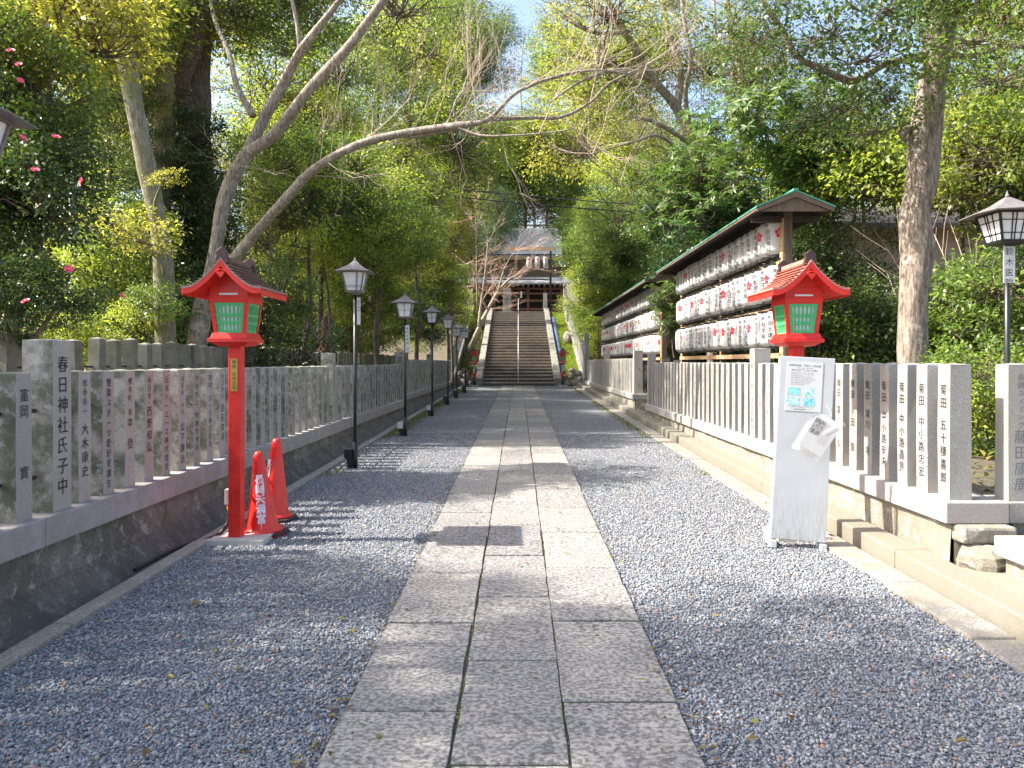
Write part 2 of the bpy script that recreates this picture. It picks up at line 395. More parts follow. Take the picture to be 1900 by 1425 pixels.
# ================================================================== SETTING
SL = 0.0127
def gz(y): return SL*y
def terrain_h(x, y):
    ax = abs(x)
    if y < 35.3: hill = 0.0
    elif y < 50.5: hill = (y-35.3)*.292
    else: hill = 4.44
    far = min(max(0, y-75)*.30, 12)
    h = hill+far
    n = noise.noise(Vector((x*.35, y*.35, 3)))*.12
    if ax < 3.02:
        if y < 35.3: return gz(y)-.10
        if ax < 2.02 and y < 51: return .45+hill-.55
        return .42+hill*(1.0 if y < 50.5 else 1)+n*.6
    side = .42+n
    if y < 5.15 and x > 0: side = .10+n*.3
    if x < -10: side += min((-x-10)*.30, 3.4)
    if x > 13: side += min((x-13)*.15, 6)
    if x < -6.5 and y > 16: side += min((-x-6.5)*.05, 2)
    return side+h
xs = [-140, -100, -70, -50, -40, -32]+[-26+i for i in range(15)]+[-11, -10, -9, -8, -7, -6, -5, -4.2, -3.6, -3.06, -2.99, -2.5, -2.03, -2.0, -1.0, 0, 1, 2.0, 2.03, 2.5, 2.99, 3.06, 3.6, 4.2]+[5+i for i in range(22)]+[32, 40, 50, 70, 100, 140]
ys = [-60, -40, -20, -10, -6, -3]+[-1.5+i*1.1 for i in range(6)]+[5.14, 5.2]+[6.2+i*1.2 for i in range(24)]+[35, 35.3, 35.6]+[36.4+i*1.0 for i in range(14)]+[50.5, 52, 55, 58, 62, 68, 75, 85, 100, 120, 150, 190]
vv = np.array([(x, y, terrain_h(x, y)) for y in ys for x in xs]); nx = len(xs)
qq = np.array([(j*nx+i, j*nx+i+1, (j+1)*nx+i+1, (j+1)*nx+i) for j in range(len(ys)-1) for i in range(nx-1)])
mi = [1 if (vv[q[0]][0] < -12 and vv[q[0]][1] < 60) else 0 for q in qq]
struct(link('ground', npmesh('ground', vv, qq, ['soil', 'drygrass'], True, mi)))
# gravel bed: one long sheet on each side of the slabs (and under them)
g = MB(); y0, y1 = -8, 35.45
g.add([(-2.5, y0, gz(y0)), (2.48, y0, gz(y0)), (2.48, y1, gz(y1)), (-2.5, y1, gz(y1))], [(0, 1, 2, 3)], 'gravel')
struct(g.build('gravel_path'))
# stone slabs of the approach
random.seed(4)
g = MB()
g.add([(-.735, -8, gz(-8)+.013), (.685, -8, gz(-8)+.013), (.685, 35.4, gz(35.4)+.013), (-.735, 35.4, gz(35.4)+.013)], [(0, 1, 2, 3)], 'joint')
struct(g.build('slab_bed'))
g = MB()
for xa, xb, off in ((-.745, -.260, 3.13), (-.250, .190, 3.67), (.200, .695, 3.25)):
    y = off-11*1.02
    while y < 35.2:
        L = 1.02+random.uniform(-.07, .07)
        if y+L > 35.4: L = 35.4-y
        a, b, c, d = [random.uniform(-.006, .006) for _ in range(4)]
        e = .011
        t = [gz(yy)+.024+random.uniform(-.003, .003) for yy in (y, y, y+L, y+L)]
        P = [(xa+a, y+e), (xb+b, y+e+random.uniform(-.004, .006)), (xb+c, y+L-e), (xa+d, y+L-e)]
        # slightly wandering edges
        ring = []
        for k in range(4):
            p, q = P[k], P[(k+1) % 4]; n = 7
            for j in range(n):
                s = j/n; wob = random.uniform(-.004, .004) if j else 0
                dx, dy = q[0]-p[0], q[1]-p[1]; l = math.hypot(dx, dy)
                ring.append((p[0]+dx*s-dy/l*wob, p[1]+dy*s+dx/l*wob))
        tz = t[0]; cx = sum(p[0] for p in ring)/len(ring); cy = sum(p[1] for p in ring)/len(ring); N = len(ring)
        vs = [(x, yy, gz(yy)-.02) for x, yy in ring]+[(x, yy, gz(yy)+tz-gz(y)-.006) for x, yy in ring]+[(cx+(x-cx)*(1-.014), cy+(yy-cy)*(1-.011), gz(yy)+tz-gz(y)) for x, yy in ring]
        fs = [(i, (i+1) % N, N+(i+1) % N, N+i) for i in range(N)]+[(N+i, N+(i+1) % N, 2*N+(i+1) % N, 2*N+i) for i in range(N)]+[tuple(2*N+i for i in range(N))]
        g.add(vs, fs, 'slab'); y += L
struct(g.build('paved_path'))
# left gutter and its kerb
g = MB(); prof = [(-3.0, .16), (-2.93, .10), (-2.84, -.02), (-2.76, -.07), (-2.68, -.05), (-2.605, .005)]
ysn = [-8+i*1.5 for i in range(30)]
vs = [(x, y, gz(y)+z+.01*noise.noise(Vector((x*9, y*2, 0)))) for y in ysn for x, z in prof]; k = len(prof)
g.add(vs, [(j*k+i, j*k+i+1, (j+1)*k+i+1, (j+1)*k+i) for j in range(len(ysn)-1) for i in range(k-1)], 'gutter')
struct(g.build('gutter', smooth=True))
g = MB(); y = -8
while y < 35.2:
    L = 1.8+random.uniform(-.1, .1); a = random.uniform(-.006, .006)
    vs = []
    for yy in (y, y+L-.008):
        vs += [(-2.61+a, yy, gz(yy)-.1), (-2.49+a, yy, gz(yy)-.1), (-2.49+a, yy, gz(yy)+.035), (-2.61+a, yy, gz(yy)+.035)]
    g.add(vs, [(0, 1, 2, 3), (7, 6, 5, 4), (1, 5, 6, 2), (0, 4, 5, 1), (2, 6, 7, 3), (3, 7, 4, 0)], 'strip'); y += L
o = struct(g.build('kerb')); bevel(o, .01)
# right: flat strip of rough stones, raised kerb, small ditch between
g = MB(); y = -8
while y < 34.4:
    L = random.uniform(.5, 1.1); a = random.uniform(-.03, .02); b = random.uniform(-.03, .02); h = random.uniform(.012, .03)
    vs = []
    for yy, q in ((y, a), (y+L-.012, b)):
        vs += [(2.44+q, yy, gz(yy)-.1), (2.665, yy, gz(yy)-.1), (2.665, yy, gz(yy)+h), (2.44+q, yy, gz(yy)+h)]
    g.add(vs, [(0, 1, 2, 3), (7, 6, 5, 4), (1, 5, 6, 2), (0, 4, 5, 1), (2, 6, 7, 3), (3, 7, 4, 0)], 'strip'); y += L
o = struct(g.build('stone_strip')); bevel(o, .012)
g = MB(); y = -8
while y < 34.6:
    L = 1.5; x0, x1 = 2.70, 2.925
    vs = []
    for yy in (y, y+L-.006):
        vs += [(x0, yy, gz(yy)-.12), (x1, yy, gz(yy)-.12), (x1, yy, gz(yy)+.135), (x0, yy, gz(yy)+.135)]
    g.add(vs, [(0, 1, 2, 3), (7, 6, 5, 4), (1, 5, 6, 2), (0, 4, 5, 1), (2, 6, 7, 3), (3, 7, 4, 0)], 'kerb'); y += L
o = struct(g.build('raised_kerb')); bevel(o, .012)
# ------------------------------------------------------------------ gravel stones (real chips near the viewer)
def stone_field(n, seed):
    r = np.random.default_rng(seed)
    y = 2.2+(r.random(n)**1.9)*12.5
    side = r.random(n) < .5
    x = np.where(side, r.uniform(-2.5, -.75, n), r.uniform(.70, 2.47, n))
    s = r.uniform(.005, .0125, n)*(1+.35*(r.random(n) < .04))
    z = SL*y+s*.25+r.uniform(-.002, .004, n)
    base = np.array([(1, 0, 0), (-1, 0, 0), (0, 1, 0), (0, -1, 0), (0, 0, 1), (0, 0, -1)], float)
    V = base[None]*(s[:, None, None]*r.uniform(.65, 1.25, (n, 6, 1)))
    V[:, :, 2] *= .62; V += r.normal(0, 1, (n, 6, 3))*s[:, None, None]*.16
    ax = r.normal(0, 1, (n, 3)); ax /= np.linalg.norm(ax, axis=1)[:, None]; th = r.uniform(0, 6.28, n)
    ax[:, 2] += 1.2; ax /= np.linalg.norm(ax, axis=1)[:, None]
    c, sn = np.cos(th)[:, None, None], np.sin(th)[:, None, None]; A = ax[:, None, :]
    V = V*c+np.cross(np.broadcast_to(A, V.shape), V)*sn+A*(np.sum(V*A, axis=2, keepdims=True))*(1-c)
    V[:, :, 0] += x[:, None]; V[:, :, 1] += y[:, None]; V[:, :, 2] += z[:, None]
    T = np.array([(0, 2, 4), (2, 1, 4), (1, 3, 4), (3, 0, 4), (2, 0, 5), (1, 2, 5), (3, 1, 5), (0, 3, 5)])
    F = (np.arange(n)[:, None, None]*6+T[None]).reshape(-1, 3)
    return V.reshape(-1, 3), F
def stonemat():
    m, nt, b = newmat('gravel_chip'); g = nt.nodes.new('ShaderNodeNewGeometry')
    c = ramp(nt, g.outputs['Random Per Island'], [(0, (.11, .12, .14)), (.35, (.20, .215, .235)), (.75, (.275, .29, .31)), (.93, (.40, .40, .405)), (.955, (.50, .45, .38)), (.975, (.34, .20, .14))])
    nt.links.new(c, b.inputs['Base Color']); b.inputs['Roughness'].default_value = .8; return m
M['chip'] = stonemat()
v, f = stone_field(165000, 5)
tag(link('gravel', npmesh('gravel', v, f, ['chip'])), 'loose blue grey gravel chips beside the stone slabs', 'gravel', kind='stuff')
# ================================================================== STONE FENCES
def post_mesh(wx, wy, h, cap, mat, seed, tilt=0):
    r = random.Random(seed); b = MB(); vs = []; a, c = wx/2, wy/2
    lv = [(0, 1), (h*.5, 1), (h-cap, .985), (h-cap*.55, .965)]
    for z, s in lv:
        for x, y in ((-a, -c), (a, -c), (a, c), (-a, c)):
            vs.append((x*s+r.uniform(-.003, .003)+tilt*z, y*s+r.uniform(-.003, .003), z))
    n = len(lv); vs.append((tilt*h, 0, h+r.uniform(-.004, .004)))
    fs = [(0, 3, 2, 1)]
    for j in range(n-1):
        for i in range(4):
            k = (i+1) % 4; fs.append((j*4+i, j*4+k, (j+1)*4+k, (j+1)*4+i))
    for i in range(4): fs.append(((n-1)*4+i, (n-1)*4+(i+1) % 4, n*4))
    b.add(vs, fs, mat); return b.mesh('fence_post')
def letter_mesh(text, size, top, face_x, side, m='ink', width=.1, sizes=None):
    b = MB(); u = 1 if side < 0 else -1        # left fence read with +Y to the right
    vtext(b, text, size, top, lambda uu, vv: (face_x, u*uu, vv), m, 1.14, sizes=sizes)
    return b.mesh('lettering')
POOL = ['向日市 山下静治', '西村口一ズ株式会社', '中村商店 竹材店', '大阪府 田中正夫', '開田 小林和弘', '京都市 高橋文子', '友岡 岡本忠一', '長岡京市 井上清', '一文橋 西田三郎', '調子 中川米店', '今里 石田工務店', '神足 木村建設']
def spiral_text(pool_i): return POOL[pool_i % len(POOL)]
def fence(name, label, side, ylist, xface, zc, ztop, postmat, copmat, wallm, ycop, zb=None, thick=.16, talls=(), texts=None, tw=.15, txt_limit=14.0, wall=True, xoff=0, capz=.02, wallname='base_wall', slope=None, group='carved stone fences of the shrine', tilt=False, seed=1, txt=True):
    """side -1 left, +1 right of the path. slope: z rises with y along it (function)"""
    zf = slope or (lambda y: 0.0)
    root = thing(name, (side*xface, (ycop[0]+ycop[1])/2, 0), label, 'stone fence', group)
    ox, oy = side*xface, (ycop[0]+ycop[1])/2
    xi, xo = side*(xface-.07), side*(xface+.36)
    b = MB(); y = ycop[0]
    while y < ycop[1]-.01:
        L = min(1.55, ycop[1]-y); L = ycop[1]-y if ycop[1]-y-L < .4 else L
        q = (xi, xo) if side > 0 else (xo, xi); vs = []
        for yy in (y, y+L-.005):
            z = zf(yy); vs += [(q[0]-ox, yy-oy, zc-thick+z), (q[1]-ox, yy-oy, zc-thick+z), (q[1]-ox, yy-oy, zc+z), (q[0]-ox, yy-oy, zc+z)]
        b.add(vs, [(0, 1, 2, 3), (7, 6, 5, 4), (1, 5, 6, 2), (0, 4, 5, 1), (2, 6, 7, 3), (3, 7, 4, 0)], copmat); y += L
    bevel(b.build('coping', root), .008)
    if wall:
        b = MB(); n = max(2, int((ycop[1]-ycop[0])/.35)); m2 = 5; vs = []; fs = []
        for j in range(n+1):
            yy = ycop[0]+.03+(ycop[1]-ycop[0]-.06)*j/n; z = zf(yy)
            for i in range(m2):
                zz = -.15+(zc-thick+.15+z)*i/(m2-1) if not slope else zc-thick+z-.5+.5*i/(m2-1)
                d = .03*noise.noise(Vector((yy*1.7, zz*3, side*5)))+.015*noise.noise(Vector((yy*6, zz*9, 1)))
                vs.append((side*(xface-.02)+d*1-ox, yy-oy, zz))
        for j in range(n):
            for i in range(m2-1): fs.append((j*m2+i, j*m2+i+1, (j+1)*m2+i+1, (j+1)*m2+i))
        b.add(vs, fs, wallm)
        zlo = (lambda y: zc-thick+zf(y)-.5) if slope else (lambda y: -.15)
        xb = side*(xface+.30)-ox; ya, yb = ycop[0]+.03-oy, ycop[1]-.03-oy
        k = len(b.v); za, zb2 = zc-thick-.003+zf(ycop[0]), zc-thick-.003+zf(ycop[1])
        b.add([(side*.0, ya, zlo(ycop[0])), (xb, ya, zlo(ycop[0])), (xb, ya, za), (0, ya, za), (0, yb, zlo(ycop[1])), (xb, yb, zlo(ycop[1])), (xb, yb, zb2), (0, yb, zb2)], [(0, 1, 2, 3), (7, 6, 5, 4), (1, 5, 6, 2)], wallm)
        b.build(wallname, root, smooth=False)
    xc = side*(xface+tw/2)-ox
    variants = [post_mesh(.15, .15, ztop-zc, capz, postmat, seed*31+i, (random.uniform(-.02, .02) if tilt else 0)) for i in range(6)]
    tm = {}
    lm = {}
    for i, yy in enumerate(ylist):
        p = link('fence_post', variants[(i*5+seed) % 6], root, (xc, yy-oy, zc+zf(yy)))
        if tilt: p.rotation_euler = (random.uniform(-.05, .05), random.uniform(-.03, .03), random.uniform(-.12, .12)); p.location.z += random.uniform(-.04, .03)
        if not txt: continue
        t = texts.get(i) if texts else None
        if t: me = letter_mesh(t[0], t[1], t[2], -side*(.0800), side, t[3] if len(t) > 3 else 'ink', sizes=t[4] if len(t) > 4 else None)
        else:
            kk = (i*7+seed) % 12
            if kk not in lm: s = POOL[kk]; lm[kk] = letter_mesh(s, .071, (ztop-zc)-.09, -side*.0800, side, 'ink_fade')
            me = lm[kk]
        if t or True: link('lettering', me, p)
    for yy, zt, wdt, t in talls:
        me = post_mesh(wdt, wdt, zt-zc, .015, postmat, seed*77+int(yy*10))
        p = link('tall_post', me, root, (side*(xface-.02+wdt/2)-ox, yy-oy, zc+zf(yy)))
        if t: link('lettering', letter_mesh(t[0], t[1], t[2], -side*(wdt/2+.005), side, t[3] if len(t) > 3 else 'ink'), p)
    if not slope:
        b = MB()
        for zz in (.25, .72):
            b.tube([(xc+side*.02, ycop[0]+.1-oy, zc+zz*(ztop-zc)), (xc+side*.02, ycop[1]-.1-oy, zc+zz*(ztop-zc))], .014, 6, 'dark_brown')
        b.build('tie_rod', root)
    return root
# left near section
random.seed(11)
yl = [4.595-.31*i for i in range(1, 9)][::-1]; texts = {}
yl.append(4.595); texts[8] = ('富岡    實', .085, .80, 'ink', None)
n0 = len(yl)
y = 5.24
while y < 19.4:
    if abs(y-12.2) > .16: yl.append(y)
    y += .304
nl = {9: '牧寺寺一 大木康史', 10: '雙葉スポーツ愛好受講生', 11: '橋本町 坂本 登', 12: '向日市 西野和弘', 13: '日本ハーエーズ株式会社', 14: '向日市 キ子 山下静治', 15: '中村村上 竹内竹材店', 16: '西村 ロース株式会社', 17: '向日市日 白石文月'}
for k, s in nl.items():
    n = len(s.replace(' ', ''))
    big = {9: 4, 11: 3, 12: 4, 14: 4, 17: 4}.get(k, 0); tot = len(s)
    if big:
        sizes = [.056 if i < tot-big-s[tot-big:].count(' ')*0 else .084 for i in range(tot)]
    else: sizes = [.064]*tot
    texts[k] = (s, .07, .84, 'ink', sizes)
fence('stone_fence', 'weathered mossy stone fence with black lettering left of the path, nearest the viewer', -1, yl, 2.97, .595, 1.495, 'granite_moss', 'coping_left', 'wall_left', (1.6, 19.85), thick=.18,
      talls=[(4.95, 1.70, .20, ('春日神社氏子中', .115, 1.0)), (12.25, 1.70, .19, ('長岡天満宮', .09, .95, 'ink_fade')), (19.6, 1.83, .2, ('奉納', .1, 1.0, 'ink_fade'))], texts=texts, seed=1)
# left far section, one step higher
yl = []; y = 20.0
while y < 34.4:
    if abs(y-26.2) > .16: yl.append(y)
    y += .31
fence('stone_fence', 'grey stone fence beyond the step, left of the path up to the stairs', -1, yl, 2.97, .71, 1.63, 'granite_moss', 'coping_left', 'wall_left', (19.86, 34.6),
      talls=[(26.2, 1.83, .19, None), (34.5, 1.9, .2, None)], seed=2, thick=.15)
# right near section (corner at y 5.33)
yl = []; y = 5.335
while y < 17.1:
    if abs(y-9.62) > .16: yl.append(y)
    y += .29
rt = {0: ('菊田 五十棲喜郎', .08, .80, 'ink'), 1: ('菊田 中小路忠宏', .08, .80, 'ink'), 2: ('菊田 中小路晶良', .08, .80, 'ink'), 3: ('菊田 中小路安夫', .08, .80, 'ink'), 4: ('開田 湯川  功', .08, .80, 'ink'), 5: ('開田 小田  聖', .08, .80, 'ink'), 6: ('開田 冨 一 弘', .08, .80, 'ink')}
fence('stone_fence', 'clean pale granite fence right of the path, in front of the nearer lantern rack', 1, yl, 2.965, .60, 1.545, 'granite', 'coping', 'wall_right', (5.18, 17.55),
      talls=[(9.64, 1.73, .20, ('京都市長岡天満宮奉賛会', .075, 1.03, 'ink')), (17.42, 1.76, .17, None)], texts=rt, seed=3, thick=.145)
yl = []; y = 19.9
while y < 33.3:
    if abs(y-26.4) > .16: yl.append(y)
    y += .30
fence('stone_fence', 'grey granite fence right of the path beyond the gap with small steps', 1, yl, 2.965, .74, 1.65, 'granite', 'coping', 'wall_right', (19.35, 33.6),
      talls=[(19.6, 1.86, .22, None), (26.4, 1.86, .19, None)], seed=4, thick=.14)
# fences climbing beside the stairs
for sd, lab in ((-1, 'stone fence climbing the slope left of the stairs'), (1, 'stone fence climbing the grassy slope right of the stairs')):
    y0s = 34.9; yl = [y0s+.3*i for i in range(int((50.2-y0s)/.3))]
    fence('sloping_stone_fence', lab, sd, yl, 3.0, .80, 1.72, 'granite' if sd > 0 else 'granite_moss', 'coping', 'wall_right', (34.65, 50.4),
          slope=lambda y: max(0, y-34.65)*.285, talls=[(34.7, 2.85, .22, None), (42.5, 1.95, .2, None), (50.3, 1.95, .2, None)], seed=5+sd, txt=False)
# older second fence on the left
yl = []; y = 7.6
while y < 36: yl.append(y); y += .37 if y > 12 else .44
fence('old_stone_fence', 'older leaning stone fence with pointed tops behind the front left fence', -1, yl, 5.35, .55, 1.86, 'granite_old', 'granite_old', 'wall_left', (7.2, 36.3), tilt=True, capz=.05, seed=9, txt=False)
# short return of the right fence and its end post
root = thing('stone_fence', (3.4, 5.26, 0), 'single granite end post with deep lettering on its coping, right edge', 'stone fence', 'carved stone fences of the shrine')
b = MB(); b.box(-.073, .9, -.075, .23, .455, .60, 'coping'); bevel(b.build('coping', root), .008)
b = MB(); b.box(-.02, .88, -.03, .2, .0, .452, 'wall_right'); b.build('base_wall', root)
p = link('fence_post', post_mesh(.155, .15, .945, .02, 'granite', 99), root, (.02, .035, .60))
b = MB(); vtext(b, '長岡スイミング藤田康廣', .07, .87, lambda u, v: (u+.01, -.0775, v), 'ink_grey', 1.08, sizes=[.05]*7+[.10]*4); b.build('lettering', p)
# corner stones and the granite step at the right edge
o = bevel(MB().box(2.952, 3.32, 5.08, 5.24, .34, .452, 'white').build('stone_block'), .02); o.data.materials[0] = M['wall_right']
tag(o, 'pale squared stone block under the fence corner', 'stone block')
def boulder(name, c, r, mat, seed, squash=.75, parent=None):
    bb = MB(); vs = []; n, m2 = 12, 8
    for j in range(m2+1):
        th = math.pi*j/m2
        for i in range(n):
            ph = 2*math.pi*i/n; d = Vector((math.sin(th)*math.cos(ph), math.sin(th)*math.sin(ph), math.cos(th)*squash))
            k = 1+.34*noise.noise(d*1.4+Vector((seed*3.1, seed, 0)))+.10*noise.noise(d*4+Vector((seed, 0, 0)))
            vs.append(Vector(c)*0+Vector((d.x*r[0], d.y*r[1], d.z*r[2]))*k)
    fs = [(j*n+i, (j+1)*n+i, (j+1)*n+(i+1) % n, j*n+(i+1) % n) for j in range(m2) for i in range(n)]
    bb.add(vs, fs, mat); return bb.build(name, parent, loc=c)
tag(boulder('rough_stone', (3.10, 5.10, .22), (.17, .14, .17), 'wall_right', 3), 'rough sunlit foundation stone below the squared block', 'stone')
tag(boulder('rough_stone', (3.36, 5.12, .20), (.12, .10, .16), 'wall_right', 6), 'small tan foundation stone between the rough stone and the granite step', 'stone')
b = MB(); b.box(3.09, 4.6, 3.4, 4.98, .30, .425, 'granite'); o = bevel(b.build('granite_step'), .01); tag(o, 'grey granite step slab at the right edge of the view', 'step')
b = MB(); b.box(2.93, 5.0, -8, 5.10, -.1, .185, 'kerb'); struct(b.build('side_ground'))
b = MB(); b.box(3.14, 4.5, 3.45, 4.93, .17, .30, 'wall_right'); tag(b.build('foundation_block'), 'pale rubble footing under the granite step', 'foundation')
# little steps in the gap of the right fence
b = MB(); b.box(2.86, 3.3, 17.62, 19.3, .20, .37, 'kerb'); b.box(3.1, 4.2, 17.62, 19.3, .37, .50, 'kerb')
tag(bevel(b.build('small_steps'), .01), 'low stone steps through the gap in the right fence', 'steps')
b = MB(); b.box(2.93, 2.955, 20.9, 21.6, .27, .52, 'steel'); tag(b.build('drain_grate'), 'grey metal grate set in the right wall', 'grate')
# ================================================================== STAIRS
NS = 27; Y0, Y1 = 35.45, 50.0; Zb, Zt = .45, 4.82
run = (Y1-Y0)/NS; rise = (Zt-Zb)/NS
stairs = thing('stone_stairs', (0, Y0, Zb), 'long flight of dark stone stairs climbing to the shrine gate', 'stairs')
b = MB()
for i in range(NS):
    y = i*run; z = i*rise
    # riser block, with a slightly projecting nosing
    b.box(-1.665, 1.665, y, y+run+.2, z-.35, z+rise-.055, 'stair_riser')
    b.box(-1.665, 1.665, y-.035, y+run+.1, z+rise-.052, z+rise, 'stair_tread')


b.build('steps', stairs)
for s in (-1, 1):
    b = MB(); xa, xb = (s*1.67, s*1.97) if s > 0 else (s*1.97, s*1.67)
    za = .36; L = Y1-Y0+.1
    vs = []
    for x in (xa, xb):
        vs += [(x, -.35, -.05), (x, -.35, za), (x, L, Zt-Zb+za-.08), (x, L, Zt-Zb-1.2), (x, 2, -.05)]
    b.add(vs, [(0, 4, 3, 2, 1), (5, 6, 7, 8, 9), (0, 1, 6, 5), (1, 2, 7, 6), (2, 3, 8, 7), (3, 4, 9, 8), (4, 0, 5, 9)], 'granite_stair')
    bevel(b.build('side_wall', stairs), .015)
rail = thing('handrail', (-.01, Y0, Zb), 'slender pale metal handrail up the middle of the stairs', 'handrail')
b = MB(); b.tube([(0, .25, .1), (0, .25, .75), (0, .35, .87), (0, Y1-Y0-.2, Zt-Zb+.85), (0, Y1-Y0, Zt-Zb+.8), (0, Y1-Y0+.02, Zt-Zb)], .024, 8, 'steel'); b.build('rail', rail, True)
for i in range(1, 7):
    b = MB(); y = i*(Y1-Y0)/7; b.tube([(0, 0, 0), (0, 0, .80)], .02, 8, 'steel'); b.build('baluster', rail, True, (0, y, y*rise/run+.03))
b = MB(); b.add([(-6, Y1, Zt-.01), (6, Y1, Zt-.01), (9, 75, Zt+.05), (-9, 75, Zt+.05)], [(0, 1, 2, 3)], 'soil'); struct(b.build('upper_terrace'))
# mossy, grassy slope right of the stairs and its rubble foot
def grass_field(n, xa, xb, ya, yb, zf, h, seed):
    r = np.random.default_rng(seed); x = r.uniform(xa, xb, n); y = r.uniform(ya, yb, n)
    z = np.array([zf(a, c) for a, c in zip(x, y)]); a = r.uniform(0, 6.28, n); hh = h*r.uniform(.5, 1.4, n); wd = .012+hh*.05
    lx, ly = np.cos(a), np.sin(a); t = r.normal(0, .4, (n, 2))*hh[:, None]
    V = np.stack([np.stack([x-lx*wd, y-ly*wd, z-.02], 1), np.stack([x+lx*wd, y+ly*wd, z-.02], 1), np.stack([x+lx*wd*.3+t[:, 0], y+ly*wd*.3+t[:, 1], z+hh], 1), np.stack([x-lx*wd*.3+t[:, 0], y-ly*wd*.3+t[:, 1], z+hh], 1)], 1).reshape(-1, 3)
    return V, np.arange(n*4).reshape(-1, 4)
V, Q = grass_field(9000, 2.05, 2.95, 36, 50, terrain_h, .12, 1)
tag(link('bank_grass', npmesh('bank_grass', V, Q, ['grass'])), 'bright green grass on the bank right of the stairs', 'grass', kind='stuff')
V, Q = grass_field(3500, -2.95, -2.05, 36, 50, terrain_h, .12, 2)
tag(link('bank_grass', npmesh('bank_grass', V, Q, ['moss'])), 'dull mossy growth on the bank left of the stairs', 'moss', kind='stuff')
random.seed(8); k = 0
places = ['low at the foot', 'beside the lowest one', 'in the middle row', 'in the upper row', 'topmost, under the grass', 'next to the fence', 'next to the red lantern', 'half buried behind the others']
for s in (1, -1):
    for j, (dx, z, r0) in enumerate([(2.25, .55, .22), (2.62, .58, .24), (2.85, .75, .2), (2.45, .90, .2), (2.75, 1.02, .18), (2.9, .5, .2), (2.15, .85, .16), (2.5, 1.15, .16)]):
        o = boulder('boulder', (s*dx, 35.5+.1*(z-.5), z), (r0, r0*.8, r0), 'rock', j*2+s, .85)
        tag(o, 'rounded boulder of the bank %s of the stairs, %s' % ('right' if s > 0 else 'left', places[j]), 'boulder', 'boulders at the foot of the banks')

